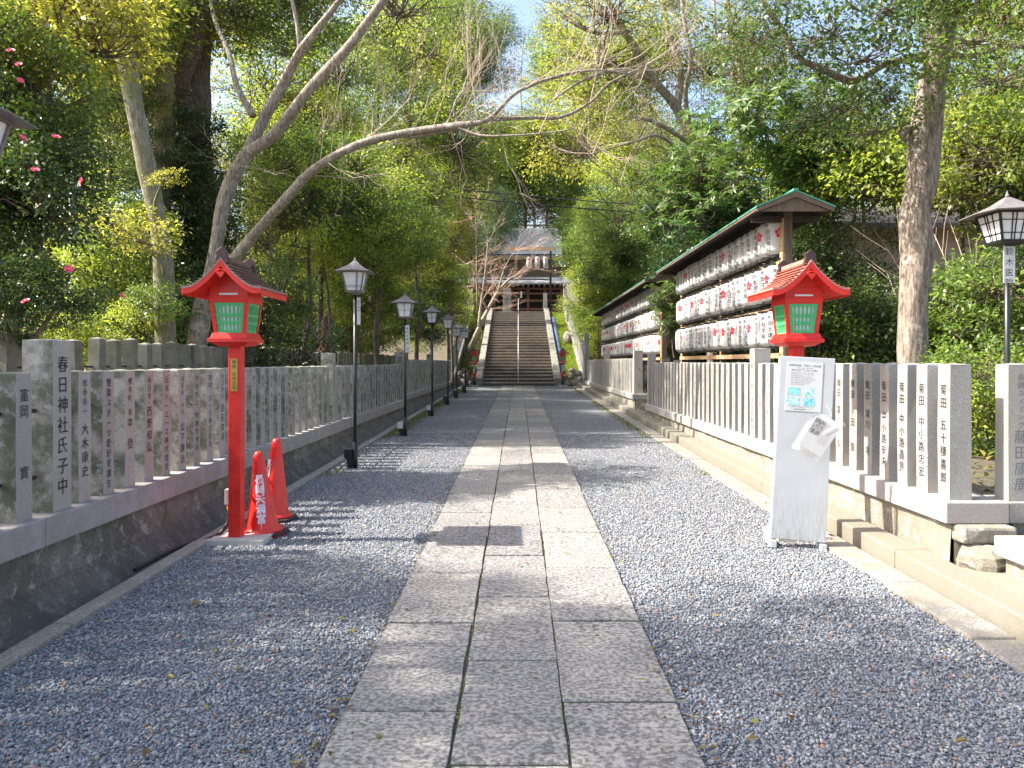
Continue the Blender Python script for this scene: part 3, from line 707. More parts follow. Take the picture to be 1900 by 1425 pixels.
# ================================================================== RED LANTERNS
def red_lantern(x, y, label, mirror, roofm):
    z0 = gz(y)
    t = thing('red_lantern', (x, y, z0), label, 'wooden lantern', 'big red lanterns flanking the path')
    H = 1.70-.0
    # post
    b = MB(); b.box(-.05, .05, -.05, .05, .03, 1.61, 'red'); bevel(b.build('post', t), .004)
    zb = 1.60
    # two-tier base tray
    b = MB()
    b.frus(0, 0, zb, zb+.028, .11, .12, .145, .165, 'red')
    b.frus(0, 0, zb+.029, zb+.06, .165, .185, .165, .185, 'red')
    b.frus(0, 0, zb+.061, zb+.105, .152, .172, .138, .158, 'red')
    bevel(b.build('tray', t), .003)
    # tapered box: corner stiles, rails
    b = MB(); z1, z2, z3 = zb+.106, zb+.345, zb+.47
    a0, b0, a1, b1 = .128, .148, .152, .172
    def q(s, zz): k = (zz-z1)/(z2-z1); return (a0+(a1-a0)*k, b0+(b1-b0)*k)
    for sx in (-1, 1):
        for sy in (-1, 1):
            vs = []
            for zz in (z1, z2):
                ax, ay = q(0, zz); vs += [(sx*ax, sy*ay, zz), (sx*(ax-.030), sy*ay, zz), (sx*(ax-.030), sy*(ay-.030), zz), (sx*ax, sy*(ay-.030), zz)]
            b.add(vs, [(0, 1, 2, 3), (7, 6, 5, 4), (0, 4, 5, 1), (1, 5, 6, 2), (2, 6, 7, 3), (3, 7, 4, 0)], 'red')
    b.frus(0, 0, z2+.001, z2+.05, .152, .172, .158, .178, 'red')
    b.frus(0, 0, z2+.051, z2+.135, .150, .170, .150, .170, 'red')
    # gable infill boards
    for k in range(3):
        h0 = z2+.136+k*.035; wv = .150-k*.045
        b.frus(0, 0, h0, h0+.034, wv, .165, wv-.012, .165, 'red')
    b.build('housing', t)
    # white strip lamp on front over the window
    b = MB(); b.box(-.075, .075, -.178, -.171, z2+.062, z2+.078, 'glass'); bevel(b.build('name_strip', t), .004)
    # windows: green lattice with frosted panels
    for nm, rot in (('front', 0), ('side', 90), ('side', -90), ('back', 180)):
        b = MB(); half0, half1, d0, d1 = (a0, a1, b0, b1) if rot in (0, 180) else (b0, b1, a0, a1)
        half0 -= .030; half1 -= .030; m4 = Matrix.Rotation(R(rot), 4, 'Z')
        def P(u, k, off): return m4 @ Vector((u*(half0+(half1-half0)*k), -(d0+(d1-d0)*k)+off, z1+(z2-z1)*k))
        def bar(u0, u1, k0, k1, m, off, th):
            vs = [P(u0, k0, off), P(u1, k0, off), P(u1, k1, off), P(u0, k1, off), P(u0, k0, off+th), P(u1, k0, off+th), P(u1, k1, off+th), P(u0, k1, off+th)]
            b.add(vs, [(0, 1, 2, 3), (0, 4, 5, 1), (1, 5, 6, 2), (2, 6, 7, 3), (3, 7, 4, 0), (7, 6, 5, 4)], m)
        for u in range(7):
            c = -.86+u*1.72/6; wv = .05 if 0 < u < 6 else .12
            bar(max(-1, c-wv), min(1, c+wv), .0, 1.0, 'green_lattice', .010, .008)
        for k in (.045, .34, .60, .955):
            bar(-1, 1, max(0, k-.045), min(1, k+.045), 'green_lattice', .007, .006)
        fr = b.build('window', t)
        b = MB(); P0 = [P(-1, 0, .0185), P(1, 0, .0185), P(1, 1, .0185), P(-1, 1, .0185)]
        b.add(P0+[p+m4 @ Vector((0, .004, 0)) for p in P0], [(0, 1, 2, 3), (7, 6, 5, 4)], 'milk'); b.build('pane', fr)
    # concave gabled roof, ridge along y
    zr = 2.235-z0*0+.005; ze = 2.005; hw = .305; yf, yb = -.335, .345
    prof = []
    for i in range(13):
        u = i/12; prof.append((u*hw, ze+(zr-ze)*((1-u)**1.75)*1.0+.012*max(0, u-.8)/.2))
    def roof_sheet(dz0, dz1, y0, y1, m, o0=0, o1=1.0):
        bb = MB()
        for s in (-1, 1):
            vs = []
            for (u, z) in prof:
                uu = s*u*o1
                for yy in (y0, y1):
                    vs += [(uu, yy, z+dz0), (uu, yy, z+dz1)]
            fs = []; n = len(prof)
            for i in range(n-1):
                A = i*4; B = (i+1)*4
                fs += [(A+1, B+1, B+3, A+3), (A, A+2, B+2, B), (A, B, B+1, A+1), (A+2, A+3, B+3, B+2)]
            A = (n-1)*4; fs.append((A, A+2, A+3, A+1)); bb.add(vs, fs, m)
        return bb
    roof = roof_sheet(.030, .044, yf-.004, yb+.004, roofm, 0, 1.012).build('roof', t)
    # shingle steps
    b = MB()
    for s in (-1, 1):
        for i in range(1, 12):
            u, z = prof[i]; u2, z2b = prof[i+1]
            b.box(min(s*u, s*u2), max(s*u, s*u2), yf, yb, max(z, z2b)+.0441, max(z, z2b)+.0475, roofm)
    b.build('shingles', roof)
    roof_sheet(.0, .029, yf+.03, yb-.03, 'red', 0, .97).build('soffit', roof)
    b = MB()
    for yy in (yf-.002, yb-.016):                # barge boards
        for s in (-1, 1):
            vs = []
            for i, (u, z) in enumerate(prof):
                th = .052-.012*(i/12)
                for y2 in (yy, yy+.018): vs += [(s*u*1.005, y2, z+.0297-th), (s*u*1.005, y2, z+.0297)]
            fs = []
            for i in range(len(prof)-1):
                A = i*4; B = A+4; fs += [(A, B, B+1, A+1), (A+2, A+3, B+3, B+2), (A, A+2, B+2, B), (A+1, B+1, B+3, A+3)]
            A = (len(prof)-1)*4; fs.append((A, A+1, A+3, A+2)); b.add(vs, fs, 'red')
    for s in (-1, 1):                             # eave edges
        b.box(min(s*hw*.985, s*hw*1.01), max(s*hw*.985, s*hw*1.01), yf+.017, yb-.017, ze-.012, ze+.0290, 'red')
    b.build('barge_board', roof)
    b = MB()
    for i in range(13):                           # rafters under the eaves
        yy = yf+.045+i*(yb-yf-.09)/12
        for s in (-1, 1):
            vs = []
            for (u, z) in prof[6:12]:
                for y2 in (yy-.006, yy+.006): vs += [(s*u, y2, z-.012), (s*u, y2, z+.001)]
            fs = []
            for k in range(5): A = k*4; B = A+4; fs += [(A, B, B+1, A+1), (A+2, A+3, B+3, B+2), (A, A+2, B+2, B)]
            b.add(vs, fs, 'red')
    b.build('rafters', roof)
    # pendant (heart with two curls) under the gable peak
    b = MB(); n = 18; P = []
    for i in range(n):
        th = 2*math.pi*i/n; P.append((.026*math.sin(th)**3*1.0, .020*(.8125*math.cos(th)-.3125*math.cos(2*th)-.125*math.cos(3*th)-.0625*math.cos(4*th))*1.5))
    zc = zr-.085; b.add([(x, yf-.008, zc+z) for x, z in P]+[(x, yf+.004, zc+z) for x, z in P], [tuple(range(n))]+[(i, n+i, n+(i+1) % n, (i+1) % n) for i in range(n)], 'red')
    for s in (-1, 1):
        b.tube([(s*.0, yf-.004, zc+.035), (s*.02, yf-.004, zc+.03), (s*.034, yf-.004, zc+.018), (s*.028, yf-.004, zc+.006), (s*.018, yf-.004, zc+.010)], .0045, 6, 'red')
    b.build('gable_pendant', roof)
    # ridge with end ornaments
    b = MB(); b.box(-.022, .022, yf+.03, yb-.03, zr+.030, zr+.062, roofm if mirror else 'wood_fascia'); b.build('ridge', roof)
    for yy in (yf+.03, yb-.03):
        b = MB(); pr = [(.058, -.045), (.050, -.01), (.040, .02), (.046, .045), (.03, .058), (.016, .072), (0, .082)]
        pts = [(s[0], s[1]) for s in pr]+[(-s[0], s[1]) for s in pr[::-1][1:]]
        n = len(pts); b.add([(px, yy-.018, zr+.045+pz) for px, pz in pts]+[(px, yy+.018, zr+.045+pz) for px, pz in pts], [tuple(reversed(range(n))), tuple(n+i for i in range(n))]+[(i, (i+1) % n, n+(i+1) % n, n+i) for i in range(n)], 'dark_brown')
        bevel(b.build('ridge_ornament', roof), .004)
    # brass plate
    b = MB(); b.box(-.028, .028, -.0535, -.0505, 1.235, 1.50, 'brass')
    p = b.build('name_plate', t)
    b = MB(); vtext(b, '献燈 米寿記念', .034, 1.49, lambda u, v: (u, -.0545, v), 'ink', 1.08); b.build('lettering', p)
    return t
lt = red_lantern(-2.31, 6.27, 'big red lantern with brown shingle roof left of the path, beside two cones', False, 'roof_brown')
M['roof_red'] = M['roof_red'] if 'roof_red' in M else granite('roof_red', (.50, .17, .13), (.34, .10, .08), speck=60)
rt_ = red_lantern(2.33, 6.42, 'big red lantern with pinkish red roof right of the path, behind the white board', True, 'roof_red')
o = MB().frus(-2.27, 6.33, gz(6.3)-.03, gz(6.3)+.045, .23, .21, .228, .208, 'concrete').build('concrete_pad'); bevel(o, .006)
tag(o, 'square concrete pad under the left red lantern', 'pad')
o = MB().frus(2.34, 6.45, gz(6.4)-.03, gz(6.4)+.045, .22, .20, .218, .198, 'concrete').build('concrete_pad'); bevel(o, .006)
tag(o, 'square concrete pad under the right red lantern', 'pad')
sb = thing('switch_box', (-2.40, 6.35, .25), 'small grey box with orange fitting and black cable behind the left red post', 'electric box')
b = MB(); b.box(-.028, .028, -.03, .03, .12, .25, 'grey_box'); bevel(b.build('box', sb), .006)
b = MB(); b.lathe([(.017, .075), (.02, .09), (.02, .12)], 10, 'orange'); b.build('fitting', sb)
b = MB(); p, r = smooth_path([(0, 0, .08), (-.01, 0, -.03), (-.06, -.05, -.11), (-.16, -.12, -.15), (-.3, -.3, -.17), (-.33, -.9, -.18)], [.016]*6); b.tube(p, r, 8, 'rubber'); b.build('cable', sb, True)
# ================================================================== CONES
def cone(x, y, h, label, tiltx, tilty, rz, text_rot):
    t = thing('traffic_cone', (x, y, gz(y)+.012), label, 'traffic cone', 'red cones by the left lantern')
    t.rotation_euler = (tiltx, tilty, rz)
    rb, rt = .135, .032
    b = MB(); b.lathe([(.172, .022), (.175, .036), (.155, .048), (rb, .055), (rb*.97, .07), (rt*1.25, h-.035), (rt*1.0, h-.012), (rt*.55, h)], 28, 'cone'); body = b.build('cone_body', t, True)
    def rr(z): return rb*.97+(rt*1.25-rb*.97)*(z-.07)/(h-.035-.07)
    b = MB(); b.lathe([(rr(h-.17)+.002, h-.17), (rr(h-.04)+.002, h-.04)], 28, 'cone_cap', cap=False); b.build('top_band', t, True)
    b = MB()
    for i in range(4):
        a = i*math.pi/2+.785; c = Vector((math.cos(a), math.sin(a), 0)); pv = Vector((-c.y, c.x, 0))
    n = 8; b.lathe([(.205, 0), (.225, .004), (.225, .018), (.17, .024)], n, 'rubber'); b.build('base_ring', t)
    b = MB(); b.lathe([(.20, -.012), (.205, -.001)], n, 'cone'); b.build('base_edge', t)
    b = MB()
    def pl(u, v):
        r = rr(v)+.0035; a = text_rot+u/r*.95; return (r*math.cos(a), r*math.sin(a), v)
    for c, yy in zip('長岡天満宮', (h-.19, h-.27, h-.35, h-.43, h-.51)):
        vs, fs = glyph(c)
        for ox, oy in ((-.004, 0), (.004, 0), (0, .004), (0, -.004), (0, 0)):
            b.add([pl(px*.082+ox, yy-.04+py*.082+oy) for px, py in vs], fs, 'stencil')
    # two drips of paint
    b.add([pl(-.006, h-.56), pl(.002, h-.56), pl(-.001, h-.64), pl(-.003, h-.64)], [(0, 1, 2, 3)], 'stencil')
    b.build('stencil_lettering', t); return t
cone(-2.17, 6.50, .70, 'front red cone with dripping white stencil, half hidden by the red post', R(1), R(-3), 0, R(-74))
cone(-2.27, 7.10, .74, 'taller rear red cone with stencil turned to its left side', R(0), R(2), 0, R(-135))
# ================================================================== BLACK STREET LAMPS
def lamp(x, y, h, label, bars, plate, boxm, wide=1.0, seed=0, base=None, plate_z=None, tilt=0):
    z0 = gz(y) if base is None else base
    t = thing('lantern_lamp', (x, y, z0), label, 'street lamp', 'black lantern lamps lining the path'); t.rotation_euler = (0, tilt, 0)
    b = MB(); b.tube([(0, 0, -.05), (0, 0, h-.44)], .024, 12, 'black'); b.tube([(0, 0, -.05), (0, 0, .35)], .034, 12, 'black'); b.build('pole', t, True)
    zb = h-.44; wt, wb, H = .150*wide, .105*wide, .29
    b = MB(); b.frus(0, 0, zb, zb+.03, .03, .03, wb*.8, wb*.8, 'lamp_metal' if seed else 'black'); b.frus(0, 0, zb+.03, zb+.055, wb, wb, wb+.006, wb+.006, 'lamp_metal' if seed else 'black')
    fm = 'lamp_metal' if seed else 'black'
    for sx in (-1, 1):
        for sy in (-1, 1):
            vs = []
            for zz, a in ((zb+.055, wb), (zb+H, wt)):
                for dx, dy in ((0, 0), (.018, 0), (.018, .018), (0, .018)): vs.append((sx*(a-dx), sy*(a-dy), zz))
            b.add(vs, [(0, 1, 2, 3), (7, 6, 5, 4), (0, 4, 5, 1), (1, 5, 6, 2), (2, 6, 7, 3), (3, 7, 4, 0)], fm)
    b.frus(0, 0, zb+H, zb+H+.016, wt+.006, wt+.006, wt+.006, wt+.006, fm)
    b.build('frame', t)
    b = MB(); b.frus(0, 0, zb+.056, zb+H-.001, wb-.012, wb-.012, wt-.012, wt-.012, 'glass'); pn = b.build('glass', t)
    b = MB()
    for rot in range(4):
        m4 = Matrix.Rotation(R(90*rot), 4, 'Z')
        def P(u, k, off): a = wb+(wt-wb)*k; return m4 @ Vector((u*a, -(a-.004)+off, zb+.055+(H-.055)*k))
        def bar(u0, u1, k0, k1):
            q = [P(u0, k0, 0), P(u1, k0, 0), P(u1, k1, 0), P(u0, k1, 0)]; b.add(q+[x+m4 @ Vector((0, .006, 0)) for x in q], [(0, 1, 2, 3), (0, 4, 5, 1), (1, 5, 6, 2), (2, 6, 7, 3), (3, 7, 4, 0)], fm)
        if bars == 'cross': L = [(-.03, .03, 0, 1), (-.9, .9, .47, .50)]
        elif bars == 'double': L = [(.26, .31, 0, 1), (.40, .45, 0, 1), (-.9, .9, .17, .19), (-.9, .9, .26, .28)]
        else: L = [(-.34, -.28, 0, 1), (-.14, -.08, 0, 1), (.28, .34, 0, 1), (-.9, .9, .24, .27), (-.9, .9, .72, .75)]
        for q in L: bar(*q)
    b.build('glazing_bars', pn)
    b = MB(); zt = zb+H+.016; R0 = .235*wide; pr = [(R0, 0), (R0, .008), (R0*.62, .045), (R0*.36, .085), (R0*.16, .13), (.02, .15)]
    vs = []
    for r, z in pr:
        for a in range(8):
            an = a*math.pi/4; rr = r*(1.0 if a % 2 == 0 else 1.38)
            vs.append((rr*math.cos(an), rr*math.sin(an), zt+z-(.012 if a % 2 and r > .2 else 0)))
    n = 8; fs = [(j*n+i, j*n+(i+1) % n, (j+1)*n+(i+1) % n, (j+1)*n+i) for j in range(len(pr)-1) for i in range(n)]+[tuple(reversed(range(8)))]
    b.add(vs, fs, 'lamp_metal'); b.lathe([(.014, zt+.148), (.02, zt+.165), (.008, zt+.19), (.002, zt+.215)], 8, 'lamp_metal'); b.build('cap', t)
    if plate:
        pz = plate_z if plate_z is not None else h-.52
        wpl, hp = plate[1], plate[2]; ox = plate[3]
        b = MB(); b.box(ox-wpl/2, ox+wpl/2, -.040, -.032, pz-hp, pz, 'white_paper'); p = b.build('sign_plate', t)
        b = MB()
        if plate[0]:
            vtext(b, plate[0], wpl*.72, pz-(.085 if plate[4] else .03), lambda u, v: (ox+u, -.0415, v), 'ink', 1.25)
            if plate[4]: htext(b, plate[4], .026, ox-.030, pz-.045, lambda u, v: (u, -.0415, v), 'red_ink', 1.9)
        b.build('lettering', p)
    if boxm:
        b = MB(); b.box(-.14, -.035, -.05, .05, .14, .26, boxm); bx = bevel(b.build('junction_box', t), .008)
        b = MB(); b.frus(-.065, 0, -.03, .138, .02, .03, .05, .035, boxm if boxm == 'black' else 'black'); b.build('bracket', t)
    return t
lamp(-2.645, 3.62, 2.82, 'lantern lamp at the top left corner, only the edge of its cap in view', 'double', None, 'black', seed=1)
lamp(-2.185, 10.24, 2.76, 'nearest full lamp on the left, brownish weathered lantern on a black pole', 'double', ('桜井薬局', .045, .36, .055, None), 'black', seed=1, plate_z=2.28)
lamp(-2.10, 14.2, 2.60, 'second black lamp on the left, white panes, long name plate and white box', 'cross', ('東神足薬局 中山医院', .075, .5, .045, None), 'grey_box', seed=1, plate_z=2.05)
lamp(-2.10, 18.65, 2.66, 'third black lamp on the left, bright panes with a cross bar and white box', 'cross', None, 'grey_box', wide=.95)
lamp(-2.07, 22.5, 2.66, 'fourth black lamp on the left, duller grey lantern', 'cross', None, 'black', seed=1)
lamp(-2.08, 25.9, 2.50, 'fifth black lamp on the left with a short white plate', 'cross', ('開田', .07, .35, .05, None), 'black', seed=1)
lamp(-2.03, 29.3, 2.50, 'farthest black lamp on the left, just before the stairs', 'cross', None, 'black', seed=1)
lamp(4.47, 7.0, 2.62, 'black lantern lamp behind the right fence with a big white name plate', 'triple', ('鈴木医院', .105, .41, -.005, '奉献'), None, wide=1.22, base=.42, plate_z=2.68-.42)
lamp(-3.55, 24.5, 2.4, 'slim lamp standing behind the left fence with a narrow white plate', 'cross', ('奉献', .06, .45, .04, None), None, wide=.6, base=.4, plate_z=1.9)
# ================================================================== WHITE NOTICE BOARD
bd = thing('notice_board', (2.205, 6.06, gz(6.0)), 'tall leaning white notice board with printed sheet in front of the right red lantern', 'notice board')
bd.rotation_euler = (R(-1.0), R(3.2), R(-9))
b = MB(); b.box(-.208, .208, -.016, .016, .065, 1.515, 'board'); bevel(b.build('panel', bd), .004)
for sx in (-1, 1):
    b = MB(); b.box(min(sx*.16, sx*.21), max(sx*.16, sx*.21), .018, .05, 0, 1.50, 'white'); bevel(b.build('side_frame', bd), .003)
    b = MB(); b.box(min(sx*.165, sx*.212), max(sx*.165, sx*.212), -.06, .30, -.0, .055, 'white'); bevel(b.build('foot', bd), .004)
b = MB(); b.box(-.16, .16, .27, .30, .0, .05, 'white'); b.build('foot_bar', bd)
b = MB(); b.box(-.155, .120, -.0190, -.0165, 1.085, 1.475, 'white_paper'); sh = b.build('printed_sheet', bd)
b = MB(); pl = lambda u, v: (u-.0175, -.0198, v)
def ctext(s, size, v, m='ink_grey', x=0): htext(b, s, size, x-len(s)*size/2+size/2, v, pl, m)
ctext('長岡天満宮 平成３０年災害', .0185, 1.447, 'ink'); ctext('（台風２１号被害・大阪北部地震）', .0085, 1.427); ctext('復旧に向けてのご協力のお願い', .0145, 1.410, 'ink')
for i, s in enumerate(['平素は当宮の護持にご理解とご協力を賜り', '厚く御礼申し上げます。さて平成三十年の', '大阪北部地震並びに台風二十一号により', '境内の社殿や樹木に大きな被害を受けました', '復旧のため皆様のご協力をお願い申し上げます', '何卒ご理解の上ご奉賛をお願い致します', '皆様のご健勝をお祈り申し上げます', '平成三十年 長岡天満宮']): htext(b, s, .0092, -.098, 1.390-i*.0135, pl, 'ink_grey')
ctext('ご奉賛の受付は社務所にて承っております。', .0095, 1.118); ctext('長岡天満宮社務所 ０７５', .0115, 1.100, 'ink')
b.build('lettering', sh)
def photomat(name, a, c, d, sc):
    m, nt, bb = newmat(name); p = obj_pos(nt); f = noise_n(nt, p, sc, 4, .6)
    nt.links.new(ramp(nt, f, [(.38, a), (.5, c), (.62, d)]), bb.inputs['Base Color']); bb.inputs['Roughness'].default_value = .5; return m
M['photo_blue'] = photomat('printed_photo_blue', (.12, .38, .50), (.30, .62, .72), (.16, .42, .34), 30)
M['photo_green'] = photomat('printed_photo_green', (.10, .36, .34), (.30, .60, .56), (.55, .75, .76), 38)
M['photo_grey'] = photomat('printed_photo_grey', (.12, .13, .13), (.26, .25, .25), (.40, .38, .37), 55)
for x0, x1, z0, z1, mm in ((-.140, -.045, 1.210, 1.272, 'photo_blue'), (-.005, .058, 1.200, 1.272, 'photo_green'), (-.142, -.045, 1.130, 1.193, 'photo_green'), (-.018, .070, 1.130, 1.190, 'photo_blue')):
    b = MB(); b.box(x0, x1, -.0199, -.0191, z0, z1, mm); b.build('printed_photo', sh)
# plastic sleeve with a leaflet, hung by a string from the board
def clearmat():
    m, nt, bb = newmat('clear_sleeve'); bb.inputs['Base Color'].default_value = (.80, .80, .80, 1); bb.inputs['Roughness'].default_value = .25
    t = nt.nodes.new('ShaderNodeBsdfTransparent'); mx = nt.nodes.new('ShaderNodeMixShader'); mx.inputs[0].default_value = .55
    nt.links.new(t.outputs[0], mx.inputs[1]); nt.links.new(bb.outputs[0], mx.inputs[2]); nt.links.new(mx.outputs[0], nt.nodes['Material Output'].inputs[0]); return m
M['sleeve'] = clearmat()
lf = thing('leaflet_sleeve', W(1538, 778, 5.93), 'clear plastic sleeve with a leaflet hanging askew by a string from the white board', 'leaflet')
lf.rotation_euler = (R(6), R(30), R(-10))
b = MB(); n = 8; vs = []; fs = []
for j in range(n+1):
    for i in range(n+1):
        u, v = i/n, j/n; vs.append((-.125+.235*u, -.012+.016*math.sin(u*5+v*4)+.01*v, .01-.34*v))
fs = [(j*(n+1)+i, j*(n+1)+i+1, (j+1)*(n+1)+i+1, (j+1)*(n+1)+i) for j in range(n) for i in range(n)]
b.add(vs, fs, 'sleeve'); b.build('sleeve', lf, True)
b = MB(); b.box(-.095, .10, -.022, -.019, -.285, -.02, 'white_paper'); pp = b.build('leaflet', lf)
for i in range(2):
    for j in range(3):
        b = MB(); b.box(-.088+i*.042, -.050+i*.042, -.0232, -.0222, -.068-j*.043, -.030-j*.043, 'photo_grey'); b.build('printed_photo', pp)
b = MB()
for i in range(9): htext(b, '復旧奉賛のお願い境内案内', .0062, .004, -.05-i*.018, lambda u, v: (u, -.0232, v), 'ink_grey')
b.build('lettering', pp)
b = MB(); p, r = smooth_path([(-.04, 0, .01), (.0, 0, .035), (-.075, .02, .09)], [.0022]*3); b.tube(p, r, 5, 'white_paper')
p, r = smooth_path([(.02, 0, .01), (.05, -.01, .0), (.10, -.02, .03), (.12, -.02, .012)], [.0022]*4); b.tube(p, r, 5, 'white_paper'); b.build('string', lf)
# ================================================================== LANTERN RACKS
RX = 4.10
def rack(name, label, ys, zbase):
    t = thing('lantern_rack', (RX, ys[0], zbase), label, 'lantern rack', 'roofed racks of paper lanterns'); L = ys[-1]-ys[0]
    zr, ze, hw = 4.07-zbase, 3.83-zbase, .57
    for i, y in enumerate(ys):
        big = i in (0, len(ys)-1); a = .075 if big else .045
        b = MB(); b.box(-a*.55+(.03), a*1.2+.03, y-ys[0]-a, y-ys[0]+a, -.1, ze-.02+(.10 if big else .05), 'wood_post'); bevel(b.build('post', t), .006)
        b = MB(); b.box(-a*.55+.03-.024, -a*.55+.027, y-ys[0]-a*.9, y-ys[0]+a*.9, -.1, ze-.06, 'wood_rail'); b.build('facing_strip', t)
        if big:
            b = MB(); b.box(-.5, .52, y-ys[0]-.05, y-ys[0]+.05, ze-.115, ze-.022, 'wood_dark'); bevel(b.build('cross_beam', t), .005)
    for z in (3.08, 2.37, 1.655):
        b = MB(); b.box(-.075, -.035, -.02, L, z-zbase-.045, z-zbase+.035, 'wood_rail'); bevel(b.build('rail', t), .004)
    for z in (3.93, 3.205, 2.485):
        b = MB(); b.tube([(-.045, 0, z-zbase-.045), (-.045, L, z-zbase-.045)], .010, 6, 'black'); b.build('hanging_bar', t)
    y0, y1 = -.55, L+.42
    def prism(dz0, dz1, ya, yb, m, k=1.0, nm='roof', par=t):
        b = MB(); vs = []
        for yy in (ya, yb):
            for x, z in ((-hw*k, ze), (0, zr), (hw*k, ze)): vs += [(x, yy, z+dz0), (x, yy, z+dz1)]
        fs = [(0, 1, 3, 2), (2, 3, 5, 4), (6, 8, 9, 7), (8, 10, 11, 9), (1, 7, 9, 3), (3, 9, 11, 5), (0, 2, 8, 6), (2, 4, 10, 8), (0, 6, 7, 1), (4, 5, 11, 10)]
        b.add(vs, fs, m); return b.build(nm, par)
    rf = prism(.006, .030, y0, y1, 'copper', 1.03)
    prism(-.032, .003, y0+.03, y1-.03, 'wood_dark', .985, 'soffit', rf)
    b = MB(); b.box(-.035, .035, y0-.004, y1+.004, zr+.018, zr+.05, 'copper'); b.build('ridge', rf)
    for s in (-1, 1):
        b = MB(); b.box(min(s*hw*.99, s*hw*1.015), max(s*hw*.99, s*hw*1.015), y0+.02, y1-.02, ze-.034, ze+.003, 'wood_fascia'); b.build('fascia', rf)
    for yy in (y0+.005, y1-.03):
        b = MB(); vs = []
        for y2 in (yy, yy+.024): vs += [(-hw, y2, ze-.055), (0, y2, zr-.075), (hw, y2, ze-.055), (hw, y2, ze+.004), (0, y2, zr+.004), (-hw, y2, ze+.004)]
        b.add(vs, [(0, 1, 4, 5), (1, 2, 3, 4), (6, 11, 10, 7), (7, 10, 9, 8), (0, 6, 7, 1), (1, 7, 8, 2), (2, 8, 9, 3), (3, 9, 10, 4), (4, 10, 11, 5), (5, 11, 6, 0)], 'wood_post')
        b.build('barge_board', rf)
        b = MB(); y2 = yy+.03; b.add([(-hw*.9, y2, ze-.045), (hw*.9, y2, ze-.045), (0, y2, zr-.06), (-hw*.9, y2+.02, ze-.045), (hw*.9, y2+.02, ze-.045), (0, y2+.02, zr-.06)], [(0, 1, 2), (5, 4, 3), (0, 3, 4, 1)], 'wood_post'); b.build('gable_board', rf)
    return t
def bays(y0, n, d): return [y0+i*d for i in range(n+1)]
R1 = bays(11.85, 2, 3.63); R2 = bays(21.85, 4, 3.6)
rack('lantern_rack', 'near roofed wooden rack holding three rows of white paper lanterns', R1, .42)
rack('lantern_rack', 'farther and longer roofed rack of white paper lanterns', R2, .42)
# the paper lanterns: eight lettering variants sharing one body
LH, LR = .550, .163
def lr(z):      # radius at height z of the paper body
    u = z/LH; e = .16
    k = 1.0
    if u < e: k = .62+.38*math.sin(u/e*math.pi/2)
    elif u > 1-e: k = .62+.38*math.sin((1-u)/e*math.pi/2)
    return LR*k
b = MB(); pr = []; N = 34
for i in range(N+1):
    z = LH*i/N; pr.append((lr(z)*(1.0 if i % 2 else .983), z))
b.lathe(pr, 26, 'lantern_paper', cap=False); body_me = b.mesh('paper_body', True)
b = MB(); b.lathe([(LR*.64, -.035), (LR*.66, -.035), (LR*.66, .004), (LR*.60, .004)], 20, 'black'); ring_b = b.mesh('bottom_ring')
b = MB(); b.lathe([(LR*.60, LH-.004), (LR*.66, LH-.004), (LR*.66, LH+.035), (LR*.5, LH+.035)], 20, 'black')
b.tube([(0, -LR*.5, LH+.035), (0, -LR*.3, LH+.075), (0, LR*.3, LH+.075), (0, LR*.5, LH+.035)], .006, 5, 'black'); ring_t = b.mesh('top_ring')
WORDS = ['（株）大朝', '太田組工務店', '長岡米穀店', '中川電気商会', '小西医院', '安田歯科', '片山石材店', '村田写真館', '岡本建設', '竹之内会', '丸山酒店', '松本屋']
let_me = []
for k, s in enumerate(WORDS):
    b = MB()
    def pl(u, v, a0=0):
        r = lr(v)+.004; a = math.pi+a0+u/r; return (r*math.cos(a), r*math.sin(a), v)
    sz = min(.092, .40/len(s)/1.02)
    vtext(b, '奉', .07, LH-.055, lambda u, v: pl(u, v, -.1), 'ink'); vtext(b, s, sz, LH-.145, lambda u, v: pl(u, v, 0), 'ink', 1.0, 1.15)
    if k % 3 == 1: vtext(b, '長岡京市開田', .026, LH-.15, lambda u, v: pl(u, v, .36), 'ink', 1.15)
    # plum blossom crest on both flanks: five petals around a centre
    for a0 in (-1.15, 1.2):
        for j in range(6):
            cx, cz, rr2 = (0, 0, .016) if j == 5 else (.052*math.sin(j*2*math.pi/5), .052*math.cos(j*2*math.pi/5), .030)
            q = [(cx+rr2*math.cos(t*math.pi/6), .33+cz+rr2*math.sin(t*math.pi/6)) for t in range(12)]
            b.add([pl(u, v, a0) for u, v in q], [tuple(range(12))], 'red_ink')
    let_me.append(b.mesh('lettering'))
random.seed(21); first = None
rown = ['bottom row', 'middle row', 'top row']
for ri, (ys, rk) in enumerate(((R1, 'near rack'), (R2, 'far rack'))):
    for row, z in enumerate((1.80, 2.515, 3.235)):
        cnt = 0; per = 11
        for bay in range(len(ys)-1):
            for j in range(per):
                cnt += 1
                y = ys[bay]+.225+j*(ys[bay+1]-ys[bay]-.45)/(per-1)+random.uniform(-.015, .015)
                r0 = bpy.data.objects.new('paper_lantern', None); COL.objects.link(r0); r0.empty_display_size = .1
                r0.location = (RX-.045+random.uniform(-.012, .012), y, z+random.uniform(-.008, .008)); r0.rotation_euler = (random.uniform(-.03, .03), random.uniform(-.03, .03), (random.uniform(.25, .8) if random.random() < .80 else random.uniform(1.2, 1.5)))
                tag(r0, 'lettered white paper lantern, %s of the %s, %s from near end' % (rown[row], rk, ordinal(cnt)), 'paper lantern', 'white paper lanterns hanging on the racks')
                sc = random.uniform(.985, 1.015)
                o = link('paper_body', body_me, r0); o.scale = (sc, sc, 1)
                link('bottom_ring', ring_b, r0); link('top_ring', ring_t, r0); link('lettering', let_me[random.randrange(len(let_me))], r0).scale = (sc, sc, 1)
